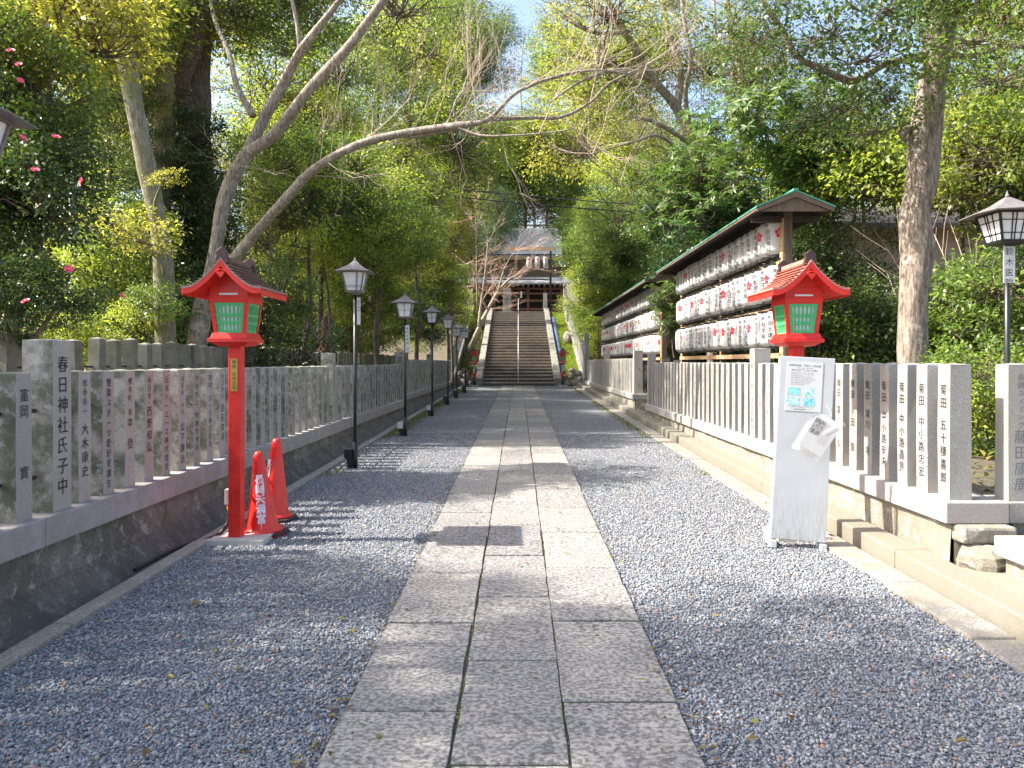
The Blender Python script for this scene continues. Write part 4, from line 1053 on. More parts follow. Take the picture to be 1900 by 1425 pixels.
# dark cabinet between the racks
b = MB(); b.box(4.0, 4.75, 20.2, 21.2, .4, 1.66, 'black'); ca = b.build('storage_cabinet'); tag(ca, 'dark cabinet standing in the gap between the two racks', 'cabinet')
b = MB()
for i in range(5): b.box(4.1+i*.05, 4.12+i*.05, 20.17, 20.195, 1.35, 1.60, 'steel')
b.build('vent', ca)
# ================================================================== SMALL RED LANTERNS AT THE STAIRS
def small_lantern(x, y, label):
    t = thing('stair_lantern', (x, y, gz(y)), label, 'small lantern', 'small red lanterns at the foot of the stairs')
    b = MB(); b.box(-.2, .2, -.16, .16, -.02, .06, 'concrete'); b.build('foot', t)
    b = MB(); b.tube([(0, 0, .06), (0, 0, .37)], .058, 10, 'black'); b.build('lower_sleeve', t, True)
    b = MB(); b.tube([(0, 0, .371), (0, 0, .70)], .06, 10, 'red'); b.tube([(0, 0, .70), (0, 0, 1.02)], .045, 10, 'red'); b.build('post', t, True)
    b = MB(); b.box(-.05, .05, -.06, -.05, .70, 1.0, 'white_paper'); p = b.build('name_plate', t)
    b = MB(); vtext(b, '奉納', .08, .97, lambda u, v: (u, -.062, v), 'ink'); b.build('lettering', p)
    b = MB(); b.lathe([(.05, .98), (.10, 1.02), (.175, 1.07)], 6, 'red'); b.lathe([(.18, 1.071), (.18, 1.095)], 6, 'white_paper'); b.lathe([(.17, 1.096), (.13, 1.13)], 6, 'red'); b.build('tray', t)
    b = MB()
    for sx in (-1, 1):
        for sy in (-1, 1): b.box(sx*.115-.018, sx*.115+.018, sy*.115-.018, sy*.115+.018, 1.131, 1.45, 'red_far')
    b.frus(0, 0, 1.131, 1.17, .12, .12, .12, .12, 'red_far'); b.frus(0, 0, 1.36, 1.47, .13, .13, .13, .13, 'red_far'); b.build('housing', t)
    b = MB(); b.frus(0, 0, 1.171, 1.359, .10, .10, .10, .10, 'green_lattice'); b.build('window', t)
    b = MB(); hw, zr, ze = .30, 1.72, 1.50; pr = [(u/6*hw, ze+(zr-ze)*((1-u/6)**1.5)) for u in range(7)]
    for s in (-1, 1):
        vs = []
        for u, z in pr:
            for yy in (-.22, .22): vs += [(s*u, yy, z), (s*u, yy, z+.035)]
        fs = []
        for i in range(6): A = i*4; B = A+4; fs += [(A+1, B+1, B+3, A+3), (A, A+2, B+2, B), (A, B, B+1, A+1), (A+2, A+3, B+3, B+2)]
        fs.append((24, 26, 27, 25)); b.add(vs, fs, 'dark_brown')
    b.build('roof', t)
    b = MB(); b.add([(-.2, -.19, 1.47), (.2, -.19, 1.47), (0, -.19, 1.70), (-.2, .19, 1.47), (.2, .19, 1.47), (0, .19, 1.70)], [(0, 1, 2), (5, 4, 3), (0, 3, 4, 1)], 'red_far'); b.build('gable', t)
small_lantern(-2.02, 35.0, 'small red lantern on a post left of the foot of the stairs')
small_lantern(2.02, 35.0, 'small red lantern on a post right of the foot of the stairs')
b = MB(); b.box(-2.42, -2.28, 34.7, 34.85, .42, .70, 'black'); tag(bevel(b.build('floor_light'), .01), 'small black box light beside the left small red lantern', 'box light')
# blue sheet beside the right stair wall
b = MB(); vs = []; n = 26
for j in range(n+1):
    y = 37.2+j*.42; zz = terrain_h(2.4, y)+.12
    for i in range(5):
        x = 2.0+i*.075; vs.append((x, y, zz+.14*math.sin(i*.8)+.07*noise.noise(Vector((x*9, y*2.5, 0)))))
b.add(vs, [(j*5+i, j*5+i+1, (j+1)*5+i+1, (j+1)*5+i) for j in range(n) for i in range(4)], 'bluetarp')
b.add([(x, y, z-.10) for x, y, z in vs], [(j*5+i, (j+1)*5+i, (j+1)*5+i+1, j*5+i+1) for j in range(n) for i in range(4)], 'bluetarp')
tag(b.build('blue_sheet', smooth=True), 'crumpled blue sheet lying up the bank right of the stairs', 'sheet')
tag(boulder('standing_rock', (2.75, 42.5, terrain_h(2.75, 42.5)+.35), (.26, .22, .5), 'rock', 31), 'brown craggy rock half way up the right bank', 'rock')
# ================================================================== GATE FRAME, MONUMENT, HALL
YG = 51.2; zg = 4.83
gt = thing('gate_frame', (0, YG, zg), 'thin dark gate frame at the top of the stairs with lanterns hung from it', 'gate')
for x in (-2.2, 2.15):
    b = MB(); b.box(x-.07, x+.07, -.07, .07, 0, 4.15, 'black'); b.build('gate_post', gt)
b = MB(); b.box(-2.6, 2.6, -.03, .03, 3.86, 3.96, 'black'); b.build('upper_bar', gt)
b = MB(); b.box(-2.13, 2.08, -.03, .03, 2.22, 2.29, 'black'); b.build('lower_bar', gt)
b = MB(); b.box(-.9, 2.5, -.05, .05, 4.20, 4.42, 'wood_rail'); b.build('top_beam', gt)
b = MB(); b.box(1.95, 2.5, -.15, .2, -.3, .18, 'wood_post'); b.build('plinth', gt)
for i, px in enumerate((981.5, 997, 1012)):
    x = (px-962)/FPX*YG; r0 = thing('long_lantern', (x, YG, zg+3.86), '%s of the three long white lanterns hanging under the dark gate bar' % ('left', 'middle', 'right')[i], 'paper lantern', 'long lanterns under the gate bar')
    b = MB(); b.lathe([(.10, -.88), (.16, -.82), (.17, -.5), (.16, -.15), (.10, -.09)], 16, 'lantern_paper'); b.build('paper_body', r0, True)
    b = MB(); b.lathe([(.11, -.09), (.11, -.03)], 12, 'black'); b.lathe([(.11, -.94), (.11, -.88)], 12, 'black'); b.build('ring', r0)
    b = MB(); pl = lambda u, v: (u, -.176, v)
    for j in range(5): cx, cz = .05*math.sin(j*1.257), .05*math.cos(j*1.257); b.add([pl(cx+.034*math.cos(t*.7854), -.27+cz+.034*math.sin(t*.7854)) for t in range(8)], [tuple(range(8))], 'red_ink')
    vtext(b, '天満宮', .15, -.37, pl, 'ink', 1.0); b.build('lettering', r0)
mo = thing('stone_monument', (-.76, 50.9, 4.83), 'tall grey stone pillar with carved characters at the top of the stairs', 'monument')
b = MB(); b.frus(0, 0, .12, 1.62, .27, .20, .265, .195, 'granite_stair'); bevel(b.build('pillar', mo), .02)
b = MB(); b.frus(0, 0, -.1, .119, .4, .33, .38, .31, 'granite_stair'); b.build('plinth', mo)
b = MB(); vtext(b, '八条宮', .30, 1.40, lambda u, v: (u, -.207, v), 'ink_fade'); b.build('lettering', mo)
o = link('stone_pillar', post_mesh(.26, .26, 1.35, .05, 'granite', 5), None, (1.78, 51.0, 4.82)); tag(o, 'pale square stone post at the top of the stairs near the right gate post', 'stone post')
sg = thing('small_sign', (.18, 51.5, 4.82), 'thin pole with a narrow white plate at the top of the stairs', 'sign')
b = MB(); b.tube([(0, 0, 0), (0, 0, 1.5)], .025, 8, 'black'); b.build('pole', sg); b = MB(); b.box(-.05, .05, -.04, -.028, 1.05, 1.50, 'white_paper'); b.build('plate', sg)
hl = thing('shrine_hall', (-1.2, 64, 4.9), 'shrine hall with two grey roofs and reddish timber front beyond the gate', 'hall')
def roofslab(nm, x0, x1, ya, za, yb, zb_, th, m, par):
    b = MB(); b.add([(x0, ya, za), (x1, ya, za), (x1, yb, zb_), (x0, yb, zb_), (x0, ya, za-th), (x1, ya, za-th), (x1, yb, zb_-th), (x0, yb, zb_-th)], [(0, 1, 2, 3), (7, 6, 5, 4), (0, 4, 5, 1), (1, 5, 6, 2), (2, 6, 7, 3), (3, 7, 4, 0)], m); return b.build(nm, par)
r1 = roofslab('lower_roof', -6, 5.6, -1.6, 3.15, 1.6, 4.1, .14, 'tile', hl)
r2 = roofslab('upper_roof', -5.2, 4.9, .4, 5.75, 4.2, 8.6, .22, 'tile', hl); roofslab('upper_roof', -5.2, 4.9, 4.25, 8.6, 8, 5.75, .22, 'tile', hl)
b = MB(); b.box(-5.25, 4.95, .42, .50, 5.30, 5.52, 'wood_rail'); b.build('eave_board', r2)
b = MB(); b.box(-4.8, 4.5, .9, 7, 3.9, 5.5, 'wood_post'); b.build('upper_wall', hl)
b = MB(); b.box(-5.0, 4.9, 1.2, 7, 0, 3.5, 'wood_dark'); b.build('lower_wall', hl)
for i in range(8):
    b = MB(); x = -5.0+i*1.4; b.box(x-.1, x+.1, -.6, -.4, 0, 3.1, 'wood_red'); b.build('column', hl)
b = MB()
for z in (1.05, 1.75, 2.35, 2.75): b.box(-5.1, 4.9, -.56, -.46, z-.09, z+.09, 'wood_red')
b.build('lattice', hl)
b = MB()
for i in range(26): x = -5.7+i*.43; b.box(x-.05, x+.05, -1.5, 1.0, 2.90, 3.0, 'white_paper')
b.build('rafters', hl)
# ================================================================== POWER LINES
def cable(px0, py0, Y0_, px1, py1, Y1_, sag, r, label):
    a, c = W(px0, py0, Y0_), W(px1, py1, Y1_); pts = []
    for i in range(25): t = i/24; p = a.lerp(c, t); p.z -= sag*4*t*(1-t); pts.append(p)
    b = MB(); b.tube(pts, r, 5, 'cable'); tag(b.build('overhead_cable'), label, 'cable', 'overhead cables crossing the path')
cable(430, 300, 27, 1420, 392, 29, .25, .022, 'upper thick black cable crossing above the path')
cable(430, 308, 27, 1420, 403, 29, .35, .022, 'lower thick black cable crossing just below its twin')
cable(500, 372, 36, 1500, 418, 36, .3, .010, 'thin pale cable crossing low in front of the hall roof')
cable(620, 285, 30, 1330, 330, 33, .5, .008, 'thin wire crossing highest above the path')
# ================================================================== BUILDINGS AT THE SIDES
bh = thing('beige_building', (9.6, 17.5, 1.15), 'plain beige stucco building half hidden by the trees on the right', 'building')
b = MB(); b.box(-2.6, 6, 0, 6, -.9, 3.55, 'beige'); b.box(-2.6, 6, 3.2, 6, 3.55, 4.2, 'beige'); b.build('wall', bh)
roofslab('roof', -3.0, 6.4, -.5, 3.50, 3.2, 4.6, .12, 'wood_post', bh); roofslab('roof', -3.0, 6.4, 3.22, 4.6, 6.6, 3.5, .12, 'wood_post', bh)
hs = thing('village_house', (-21.5, 27, 3.4), 'old house with grey tiled roof and dark boards beyond the left trees', 'house')
b = MB(); b.box(-4, 4.3, 0, 6, 0, 2.6, 'wood_post'); b.build('wall', hs)
b = MB(); b.box(1.2, 3.2, -.06, -.01, .8, 2.1, 'glass'); b.build('window', hs)
roofslab('roof', -4.6, 4.9, -.8, 2.45, 3, 4.3, .15, 'tile', hs); roofslab('roof', -4.6, 4.9, 3.02, 4.3, 6.8, 2.45, .15, 'tile', hs)
up = thing('utility_pole', (-8.15, 14.0, .3), 'pale blue grey metal pole behind the left camellia', 'pole')
b = MB(); b.tube([(0, 0, 0), (0, 0, 5.2)], .065, 12, 'pale_blue'); b.build('pole', up, True)
b = MB(); b.lathe([(.08, 1.6), (.08, 1.68)], 12, 'steel'); b.lathe([(.08, 3.4), (.08, 3.47)], 12, 'steel'); b.build('clamp', up)
# ================================================================== FOLIAGE
def nrm(a): return a/np.maximum(np.linalg.norm(a, axis=-1, keepdims=True), 1e-9)
def leaf_quads(P, D, N, L, Wd, fold=.18):
    S = nrm(np.cross(D, N)); N2 = np.cross(S, D)
    a = P; b = P+D*(L*.48)[:, None]+S*(Wd*.5)[:, None]+N2*(Wd*fold)[:, None]
    c = P+D*L[:, None]-N2*(L*.10)[:, None]; d = P+D*(L*.48)[:, None]-S*(Wd*.5)[:, None]+N2*(Wd*fold)[:, None]
    return np.stack([a, b, c, d], 1)
def tube_quads(pts, rad):
    out = []; pts = [np.array(p, float) for p in pts]; rings = []
    for j, p in enumerate(pts):
        t = nrm((pts[min(j+1, len(pts)-1)]-pts[max(j-1, 0)])[None])[0]; u = nrm(np.cross(t, [.3, .1, .94])[None])[0]; v = np.cross(t, u)
        rings.append([p+(u*math.cos(a)+v*math.sin(a))*rad[j] for a in (0, 2.09, 4.19)])
    for j in range(len(pts)-1):
        for i in range(3): out.append([rings[j][i], rings[j][(i+1) % 3], rings[j+1][(i+1) % 3], rings[j+1][i]])
    return out
def cluster_mesh(name, seed, n, Rr, ll, lw, nsub, subr, squash=.72, droop=.15, mat='leaf_mid', whorl=0, flat=0.0, twr=.012, hollow=.45, fine=0):
    r = np.random.default_rng(seed)
    d = nrm(r.normal(0, 1, (nsub, 3))); rad = (hollow+(1-hollow)*r.random(nsub)**.6)
    rad *= 1+.22*np.sin(d[:, 0]*5+seed)*np.cos(d[:, 1]*4+d[:, 2]*3)
    C = d*rad[:, None]*np.array([Rr, Rr, Rr*squash])
    if whorl:
        P = []; D = []; N = []; L = []; Wd = []
        nw = n//whorl; ci = r.integers(0, nsub, nw)
        O = C[ci]+r.normal(0, subr*Rr, (nw, 3))*np.array([1, 1, .7]); AX = nrm(nrm(O)*.5+np.array([0, 0, .9])+r.normal(0, .3, (nw, 3)))
        for k in range(whorl):
            U = nrm(np.cross(AX, np.array([.2, .9, .1]))); V = np.cross(AX, U); a = 2*math.pi*k/whorl+r.uniform(-.25, .25, nw)
            dd = nrm(U*np.cos(a)[:, None]+V*np.sin(a)[:, None]+AX*r.uniform(-.35, .45, (nw, 1)))
            P.append(O); D.append(dd); N.append(nrm(AX+r.normal(0, .2, (nw, 3)))); L.append(ll*r.uniform(.75, 1.15, nw)); Wd.append(lw*r.uniform(.8, 1.1, nw))
        Q = leaf_quads(np.concatenate(P), np.concatenate(D), np.concatenate(N), np.concatenate(L), np.concatenate(Wd))
    else:
        ci = r.integers(0, nsub, n); g = r.normal(0, subr*Rr, (n, 3))*np.array([1, 1, .62])
        P = C[ci]+g
        if flat: P[:, 2] = C[ci][:, 2]+g[:, 2]*(1-flat)
        D = nrm(nrm(g)*.8+nrm(P)*.5+r.normal(0, .55, (n, 3))+np.array([0, 0, -droop]))
        N = nrm(np.array([0, 0, 1.0])+r.normal(0, .62*(1-flat*.6), (n, 3)))
        L = ll*r.uniform(.6, 1.2, n); Q = leaf_quads(P, D, N, L, L*(lw/ll)*r.uniform(.8, 1.15, n))
    T = []
    for c in C:
        s = np.array([r.normal(0, .08)*Rr, r.normal(0, .08)*Rr, -.35*Rr*squash]); mid = (s+c)*.5+r.normal(0, .07*Rr, 3)
        T += tube_quads([s, (s+mid)/2+r.normal(0, .03*Rr, 3), mid, c], [twr*2.2, twr*1.7, twr*1.3, twr*.5])
        for _ in range(3):
            e = c+r.normal(0, subr*Rr*1.1, 3)*np.array([1, 1, .6]); b0 = mid*.4+c*.6
            T += tube_quads([b0, (b0+e)/2+r.normal(0, .02*Rr, 3), e], [twr*.8, twr*.6, twr*.3])
    T = np.array(T); A = np.concatenate([Q, T]); m = np.zeros(len(A), np.int32); m[len(Q):] = 1
    return npmesh(name, A.reshape(-1, 3), np.arange(len(A)*4).reshape(-1, 4), [mat, 'twig_dark'], False, m)
CL = {
 'B': [cluster_mesh('foliage', 10+i, 7800, 2.0, .125, .062, 46, .15) for i in range(4)],
 'F': [cluster_mesh('foliage', 30+i, 9000, 1.5, .072, .038, 60, .13) for i in range(3)],
 'G': [cluster_mesh('foliage', 40+i, 1750, .8, .085, .046, 30, .15, .8, twr=.007) for i in range(3)],
 'S': [cluster_mesh('foliage', 50+i, 820, 1.5, .125, .085, 24, .18, .5, flat=.55, twr=.008) for i in range(3)],   # open sprays
 'O': [cluster_mesh('foliage', 60+i, 3400, 2.0, .12, .055, 34, .14, .8, twr=.014) for i in range(3)],               # open canopy
 'W': [cluster_mesh('foliage', 70+i, 1170, .95, .21, .052, 22, .24, .85, whorl=9, twr=.010) for i in range(3)],
 'K': [cluster_mesh('foliage', 80+i, 3600, 1.1, .098, .056, 34, .17, .85, droop=.4) for i in range(2)],
 'C': [cluster_mesh('foliage', 90+i, 9000, 1.8, .15, .026, 50, .13, .9, droop=.8) for i in range(2)],
}
rnd = random.Random(77)
def put_cluster(parent, pos, kind, scale, mat, sq=1.0):
    if kind == 'F' and scale < .75: kind = 'G'; scale *= 1.875
    me = rnd.choice(CL[kind]); o = link('foliage', me, parent, pos)
    o.rotation_euler = (rnd.uniform(-.25, .25), rnd.uniform(-.25, .25), rnd.uniform(0, 6.28)); s = scale*rnd.uniform(.88, 1.12); o.scale = (s, s, s*sq)
    o.material_slots[0].link = 'OBJECT'; o.material_slots[0].material = M[mat]; return o
def tree(name, label, cat, base, path, rads, clusters, bark='bark_dark', group=None, branches=(), n=10, limb=True, wob=.25, limb_r=.35):
    """base: world point; path: world points of the trunk (first = base); clusters: (pos, kind, scale, mat)"""
    t = thing(name, base, label, cat, group); B = Vector(base)
    rads = [q*.78 for q in rads]; branches = [(a, [q*.78 for q in c]) for a, c in branches]
    b = MB(); P, r = smooth_path([Vector(p)-B for p in path], rads, 5)
    P[0] = P[0]-Vector((0, 0, .3)); r[0] *= 1.12
    b.tube(P, r, n, bark, wob, rnd.random()*9); b.build('trunk', t, True)
    allp = [(p, q) for p, q in zip(P, r)]
    for bp, br in branches:
        b = MB(); p2, r2 = smooth_path([Vector(p)-B for p in bp], br, 4); b.tube(p2, r2, 8, bark, .2, rnd.random()*9); b.build('branch', t, True)
        allp += list(zip(p2, r2))
    if clusters and limb:
        for pos, k, s, m in clusters:
            q = Vector(pos)-B; cand = min(allp, key=lambda a: (a[0]-q).length+ (1.5 if a[0].z > q.z-.3 else 0)); a0, ra = cand
            L = (q-a0).length
            if L < .3: continue
            mid = (a0+q)*.5+Vector((rnd.uniform(-.12, .12)*L, rnd.uniform(-.12, .12)*L, -.08*L))
            p3, r3 = smooth_path([a0, mid, q], [min(ra*.7, .02+L*.018), min(ra*.5, .018+L*.011), .016], 4); b = MB(); b.tube(p3, r3, 6, bark, .15, 1); b.build('limb', t, True)
    for pos, k, s, m in clusters: put_cluster(t, Vector(pos)-B, k, s, m)
    return t
def box_clusters(px0, px1, py0, py1, Ya, Yb, n, kind, s, mats):
    out = []; tries = 0
    while len(out) < n and tries < 400:
        tries += 1
        Y = rnd.uniform(Ya, Yb); px, py = rnd.uniform(px0, px1), rnd.uniform(py0, py1); p = W(px, py, Y)
        base = {'B': 2, 'F': 1.5, 'S': 1.5, 'O': 2, 'W': .95, 'K': 1.1, 'C': 1.8}[kind]*s
        if any((p-q[0]).length < base*.62 for q in out) and tries < 200: continue
        if abs(p.x) < 3.2+base*.2 and p.z-gz(p.y) < 3.0+base and Y < 36: continue
        out.append((p, kind, s*rnd.uniform(.85, 1.15), rnd.choice(mats)))
    return out
def th(x, y): return terrain_h(x, y)
def pxtree(name, label, bx, Y, lean, r0, boxes, bark='bark_dark', cat='tree', group='trees around the shrine path', top=None, branches=()):
    X = (bx-962)/FPX*Y; zb = th(X, Y); cls = []
    for bxs in boxes: cls += box_clusters(*bxs)
    zt = top if top else max(c[0].z for c in cls)-.3; H = zt-zb
    pts = [Vector((X, Y, zb))]
    for i in range(1, 6):
        k = i/5; pts.append(Vector((X+lean*k*H*.2+rnd.uniform(-.1, .1)*H*.12, Y+rnd.uniform(-.1, .1)*H*.1, zb+H*k)))
    return tree(name, label, cat, pts[0], pts, [r0*(1-.85*(i/5)**1.2) for i in range(6)], cls, bark, group, branches)
def twig(b, p, d, L, r, depth, spread=.55, up=.12, m='twig'):
    q = p+d*L*.5+Vector((rnd.uniform(-1, 1), rnd.uniform(-1, 1), rnd.uniform(-.3, 1)))*L*.06; e = q+(d+Vector((rnd.uniform(-.3, .3), rnd.uniform(-.3, .3), up))).normalized()*L*.5
    b.tube([p, q, e], [r, r*.75, r*.5], 4 if depth > 1 else 3, m, cap=False)
    if depth <= 0: return
    for k in range(3 if depth > 1 else 3):
        t = rnd.uniform(.35, 1.0) if k else 1.0
        s = p.lerp(q, t*2) if t < .5 else q.lerp(e, t*2-1)
        nd = (d+Vector((rnd.uniform(-1, 1), rnd.uniform(-1, 1), rnd.uniform(-.7, 1)))*spread).normalized()
        twig(b, s, nd, L*rnd.uniform(.5, .75), r*.5, depth-1, spread, up, m)
def P(pts): return [W(*p) for p in pts]
def rp(r, Y): return r*Y/FPX
# ---------------------------------------------------------- left side, the named trunks
# leaning forked tree whose lower limb arches over the path
Y = 14.0
tr = P([(345, 660, 14), (372, 590, 14), (392, 520, 14), (404, 440, 14), (425, 345, 14), (458, 285, 14)])
tr[0].z = th(tr[0].x, 14)
br = [
 (P([(458, 285, 14), (487, 225, 14), (525, 155, 14), (556, 98, 13.8), (600, 40, 13.6), (655, -30, 13.4)]), [rp(15, 14), rp(13, 14), rp(12, 14), rp(10, 14), rp(8, 14), rp(6, 14)]),
 (P([(556, 98, 13.8), (552, 50, 13.8), (538, -20, 13.8)]), [rp(6, 14), rp(5, 14), rp(4, 14)]),
 (P([(458, 285, 14), (510, 248, 13.8), (575, 165, 13.5), (640, 95, 13.2), (690, 30, 13), (740, -40, 12.8)]), [rp(15, 14), rp(14, 14), rp(12, 14), rp(11, 14), rp(10, 14), rp(8, 14)]),
 (P([(470, 215, 13.9), (440, 160, 14), (425, 100, 14.3), (400, 40, 14.6), (385, -30, 15)]), [rp(9, 14), rp(7, 14), rp(6, 14), rp(5, 14), rp(4, 14)]),
 # the arch
 (P([(398, 500, 14), (425, 492, 13.9), (450, 462, 13.8), (485, 420, 13.6), (530, 370, 13.4), (570, 325, 13.2), (620, 290, 13), (680, 263, 12.8), (740, 248, 12.6), (820, 236, 12.4), (850, 232, 12.3), (905, 222, 12.2), (960, 170, 12.2), (1040, 140, 12.2), (1110, 130, 12.2), (1170, 138, 12.3)]), [rp(20, 14), rp(17, 14), rp(13, 14), rp(12, 14), rp(12, 14), rp(11, 14), rp(11, 13), rp(10, 13), rp(9, 13), rp(8, 12.5), rp(8, 12.5), rp(6, 12), rp(4.5, 12), rp(4, 12), rp(3, 12), rp(2, 12)]),
 (P([(905, 222, 12.2), (980, 218, 12.3), (1040, 218, 12.4), (1095, 190, 12.6), (1130, 155, 12.8), (1200, 120, 13)]), [rp(5, 12), rp(4.5, 12), rp(4, 12), rp(3.5, 12), rp(3, 12), rp(1.5, 12)]),
 (P([(740, 250, 12.6), (770, 252, 12.6), (820, 243, 12.5), (855, 236, 12.4)]), [rp(7, 12.5), rp(7, 12.5), rp(6, 12.5), rp(5, 12.5)]),
 (P([(850, 236, 12.3), (885, 250, 12.2), (930, 252, 12), (1000, 248, 11.9), (1060, 240, 11.8)]), [rp(5, 12), rp(3, 12), rp(2.5, 12), rp(2, 12), rp(1, 12)]),
 (P([(852, 236, 12.3), (842, 200, 12.3), (858, 170, 12.3), (890, 130, 12.4)]), [rp(4, 12), rp(3, 12), rp(2, 12), rp(1, 12)]),
 (P([(398, 500, 14), (404, 478, 13.95), (408, 462, 13.95)]), [rp(15, 14), rp(13, 14), rp(11, 14)]),
]
cls = box_clusters(430, 760, -70, -10, 13, 16, 3, 'O', .75, ['leaf_mid', 'leaf_olive'])
t1 = tree('leaning_tree', 'forked leaning tree behind the left red lantern, its limb arching over the path', 'tree', tr[0], tr, [rp(25, 14), rp(23, 14), rp(20, 14), rp(16, 14), rp(17, 14), rp(17, 14)], cls, 'bark_grey', 'trees around the shrine path', br)
b = MB(); B0 = tr[0]
arch = br[4][0]
for i in range(44):
    k = rnd.uniform(.32, .97)*(len(arch)-1); j = int(k); p = arch[j].lerp(arch[min(j+1, len(arch)-1)], k-j)-B0
    d = Vector((rnd.uniform(-.2, .9), rnd.uniform(-.5, .6), rnd.uniform(-.25, 1.0))).normalized(); twig(b, p, d, rnd.uniform(.55, 1.2), .0075, 3, .6)
for i in range(16):
    src = br[rnd.choice([5, 7, 8])][0]; p = rnd.choice(src[1:])-B0; d = Vector((rnd.uniform(-.5, 1), rnd.uniform(-.6, .6), rnd.uniform(-.6, .9))).normalized(); twig(b, p, d, rnd.uniform(.6, 1.1), .009, 3, .5)
b.build('bare_twigs', t1)
# pale straight trunk
pt = P([(312, 660, 12.5), (304, 520, 12.5), (290, 400, 12.5), (262, 260, 12.4), (240, 140, 12.3), (215, 20, 12.2), (190, -120, 12)]); pt[0].z = th(pt[0].x, 12.5)
tree('pale_tree', 'smooth pale green trunk rising straight up left of the forked leaning tree', 'tree', pt[0], pt, [rp(26, 12.5), rp(22, 12.5), rp(20, 12.5), rp(21, 12.5), rp(22, 12.5), rp(20, 12.5), rp(16, 12.5)],
     box_clusters(0, 190, -60, 60, 13, 14, 4, 'F', 1.0, ['leaf_yellow', 'leaf_light', 'leaf_light'])+[(W(305, 330, 12.0), 'S', .22, 'leaf_yellow'), (W(225, 420, 12.0), 'S', .45, 'leaf_yellow'), (W(265, 440, 11.8), 'S', .35, 'leaf_yellow'), (W(292, 560, 12.0), 'F', .30, 'leaf_mid'), (W(255, 575, 12.1), 'F', .30, 'leaf_light')], 'bark_pale', 'trees around the shrine path', n=14)
# big dark double trunk, ivy clad
pt = P([(372, 660, 17), (372, 500, 17), (370, 350, 17), (366, 200, 17), (372, 60, 17), (370, -120, 17)]); pt[0].z = th(pt[0].x, 17)
brs = [(P([(352, 300, 16.4), (345, 210, 16.2), (338, 150, 16.0), (358, 80, 15.8), (372, 10, 15.6), (385, -70, 15.4)]), [rp(22, 16), rp(21, 16), rp(20, 16), rp(22, 16), rp(20, 16), rp(14, 16)]),
       (P([(338, 150, 16.0), (318, 110, 15.8), (300, 70, 15.6)]), [rp(10, 16), rp(8, 16), rp(6, 16)])]
ivy = [(W(345+rnd.uniform(-35, 35), y, 16.0+rnd.uniform(-.3, .4)), 'F', .42, 'leaf_dark') for y in range(250, 640, 34)]+[(W(300+rnd.uniform(-25, 25), y, 15.6), 'F', .45, 'leaf_dark') for y in range(180, 640, 50)]+[(W(395, y, 16.2), 'F', .40, 'leaf_dark') for y in range(330, 640, 48)]
tree('ivy_tree', 'massive dark rough trunk wrapped in ivy behind the pale trunk', 'tree', pt[0], pt, [rp(38, 17), rp(34, 17), rp(32, 17), rp(28, 17), rp(26, 17), rp(22, 17)],
     box_clusters(250, 560, -60, 20, 15.5, 19, 4, 'B', .8, ['leaf_olive', 'leaf_mid'])+ivy, 'bark_dark', 'trees around the shrine path', brs, n=16, wob=.4)
pt = P([(300, 660, 15.5), (300, 480, 15.5), (303, 330, 15.5), (306, 200, 15.4), (300, 110, 15.3), (290, 20, 15.2), (285, -100, 15)]); pt[0].z = th(pt[0].x, 15.5)
tree('mossy_tree', 'trunk with orange moss between the pale trunk and the ivy clad one', 'tree', pt[0], pt, [rp(24, 15), rp(22, 15), rp(22, 15), rp(22, 15), rp(24, 15), rp(25, 15), rp(20, 15)],
     box_clusters(110, 330, -60, 20, 14.5, 17, 3, 'B', .7, ['leaf_yellow', 'leaf_olive']), 'bark_moss', 'trees around the shrine path', n=14)
# camellia with pink flowers
def flower_mesh():
    b = MB()
    for ring, (n, r, tl) in enumerate(((6, .040, .25), (5, .026, .7))):
        for i in range(n):
            a = 2*math.pi*i/n+ring; c, s = math.cos(a), math.sin(a); w2 = r*.62
            def q(rr, ww, zz): return (c*rr-s*ww, s*rr+c*ww, zz)
            b.add([q(.004, 0, 0), q(r*.6, w2, r*tl*.7), q(r, w2*.5, r*tl*1.3), q(r*1.02, -w2*.5, r*tl*1.3), q(r*.6, -w2, r*tl*.7)], [(0, 1, 2, 3, 4)], 'pinkflower')
    b.lathe([(.006, .004), (.009, .016), (.002, .02)], 6, 'flower_heart'); return b.mesh('flower')
fm_ = flower_mesh()
X = W(15, 0, 8.6).x; pt = [Vector((X, 8.6, th(X, 8.6)))]+P([(20, 520, 8.6), (12, 420, 8.6), (25, 300, 8.7), (60, 180, 8.8)])
cls = box_clusters(-120, 120, 60, 390, 8.0, 9.2, 11, 'K', .56, ['leaf_dark', 'leaf_dark', 'leaf_mid'])+[(W(50, 540, 7.9), 'K', .44, 'leaf_dark'), (W(115, 550, 8.0), 'K', .36, 'leaf_dark'), (W(-10, 500, 8), 'K', .55, 'leaf_dark'), (W(10, 600, 8.2), 'K', .3, 'leaf_dark')]+[(W(90, 30, 9), 'F', .55, 'leaf_yellow'), (W(190, 70, 9.4), 'F', .45, 'leaf_yellow'), (W(20, 90, 8.6), 'F', .4, 'leaf_yellow'), (W(150, -40, 9.4), 'F', .6, 'leaf_yellow')]
ca_ = tree('camellia', 'glossy dark camellia with scattered pink flowers at the left edge', 'camellia', pt[0], pt, [.10, .08, .065, .05, .03], cls, 'bark_grey', 'trees around the shrine path', n=8)
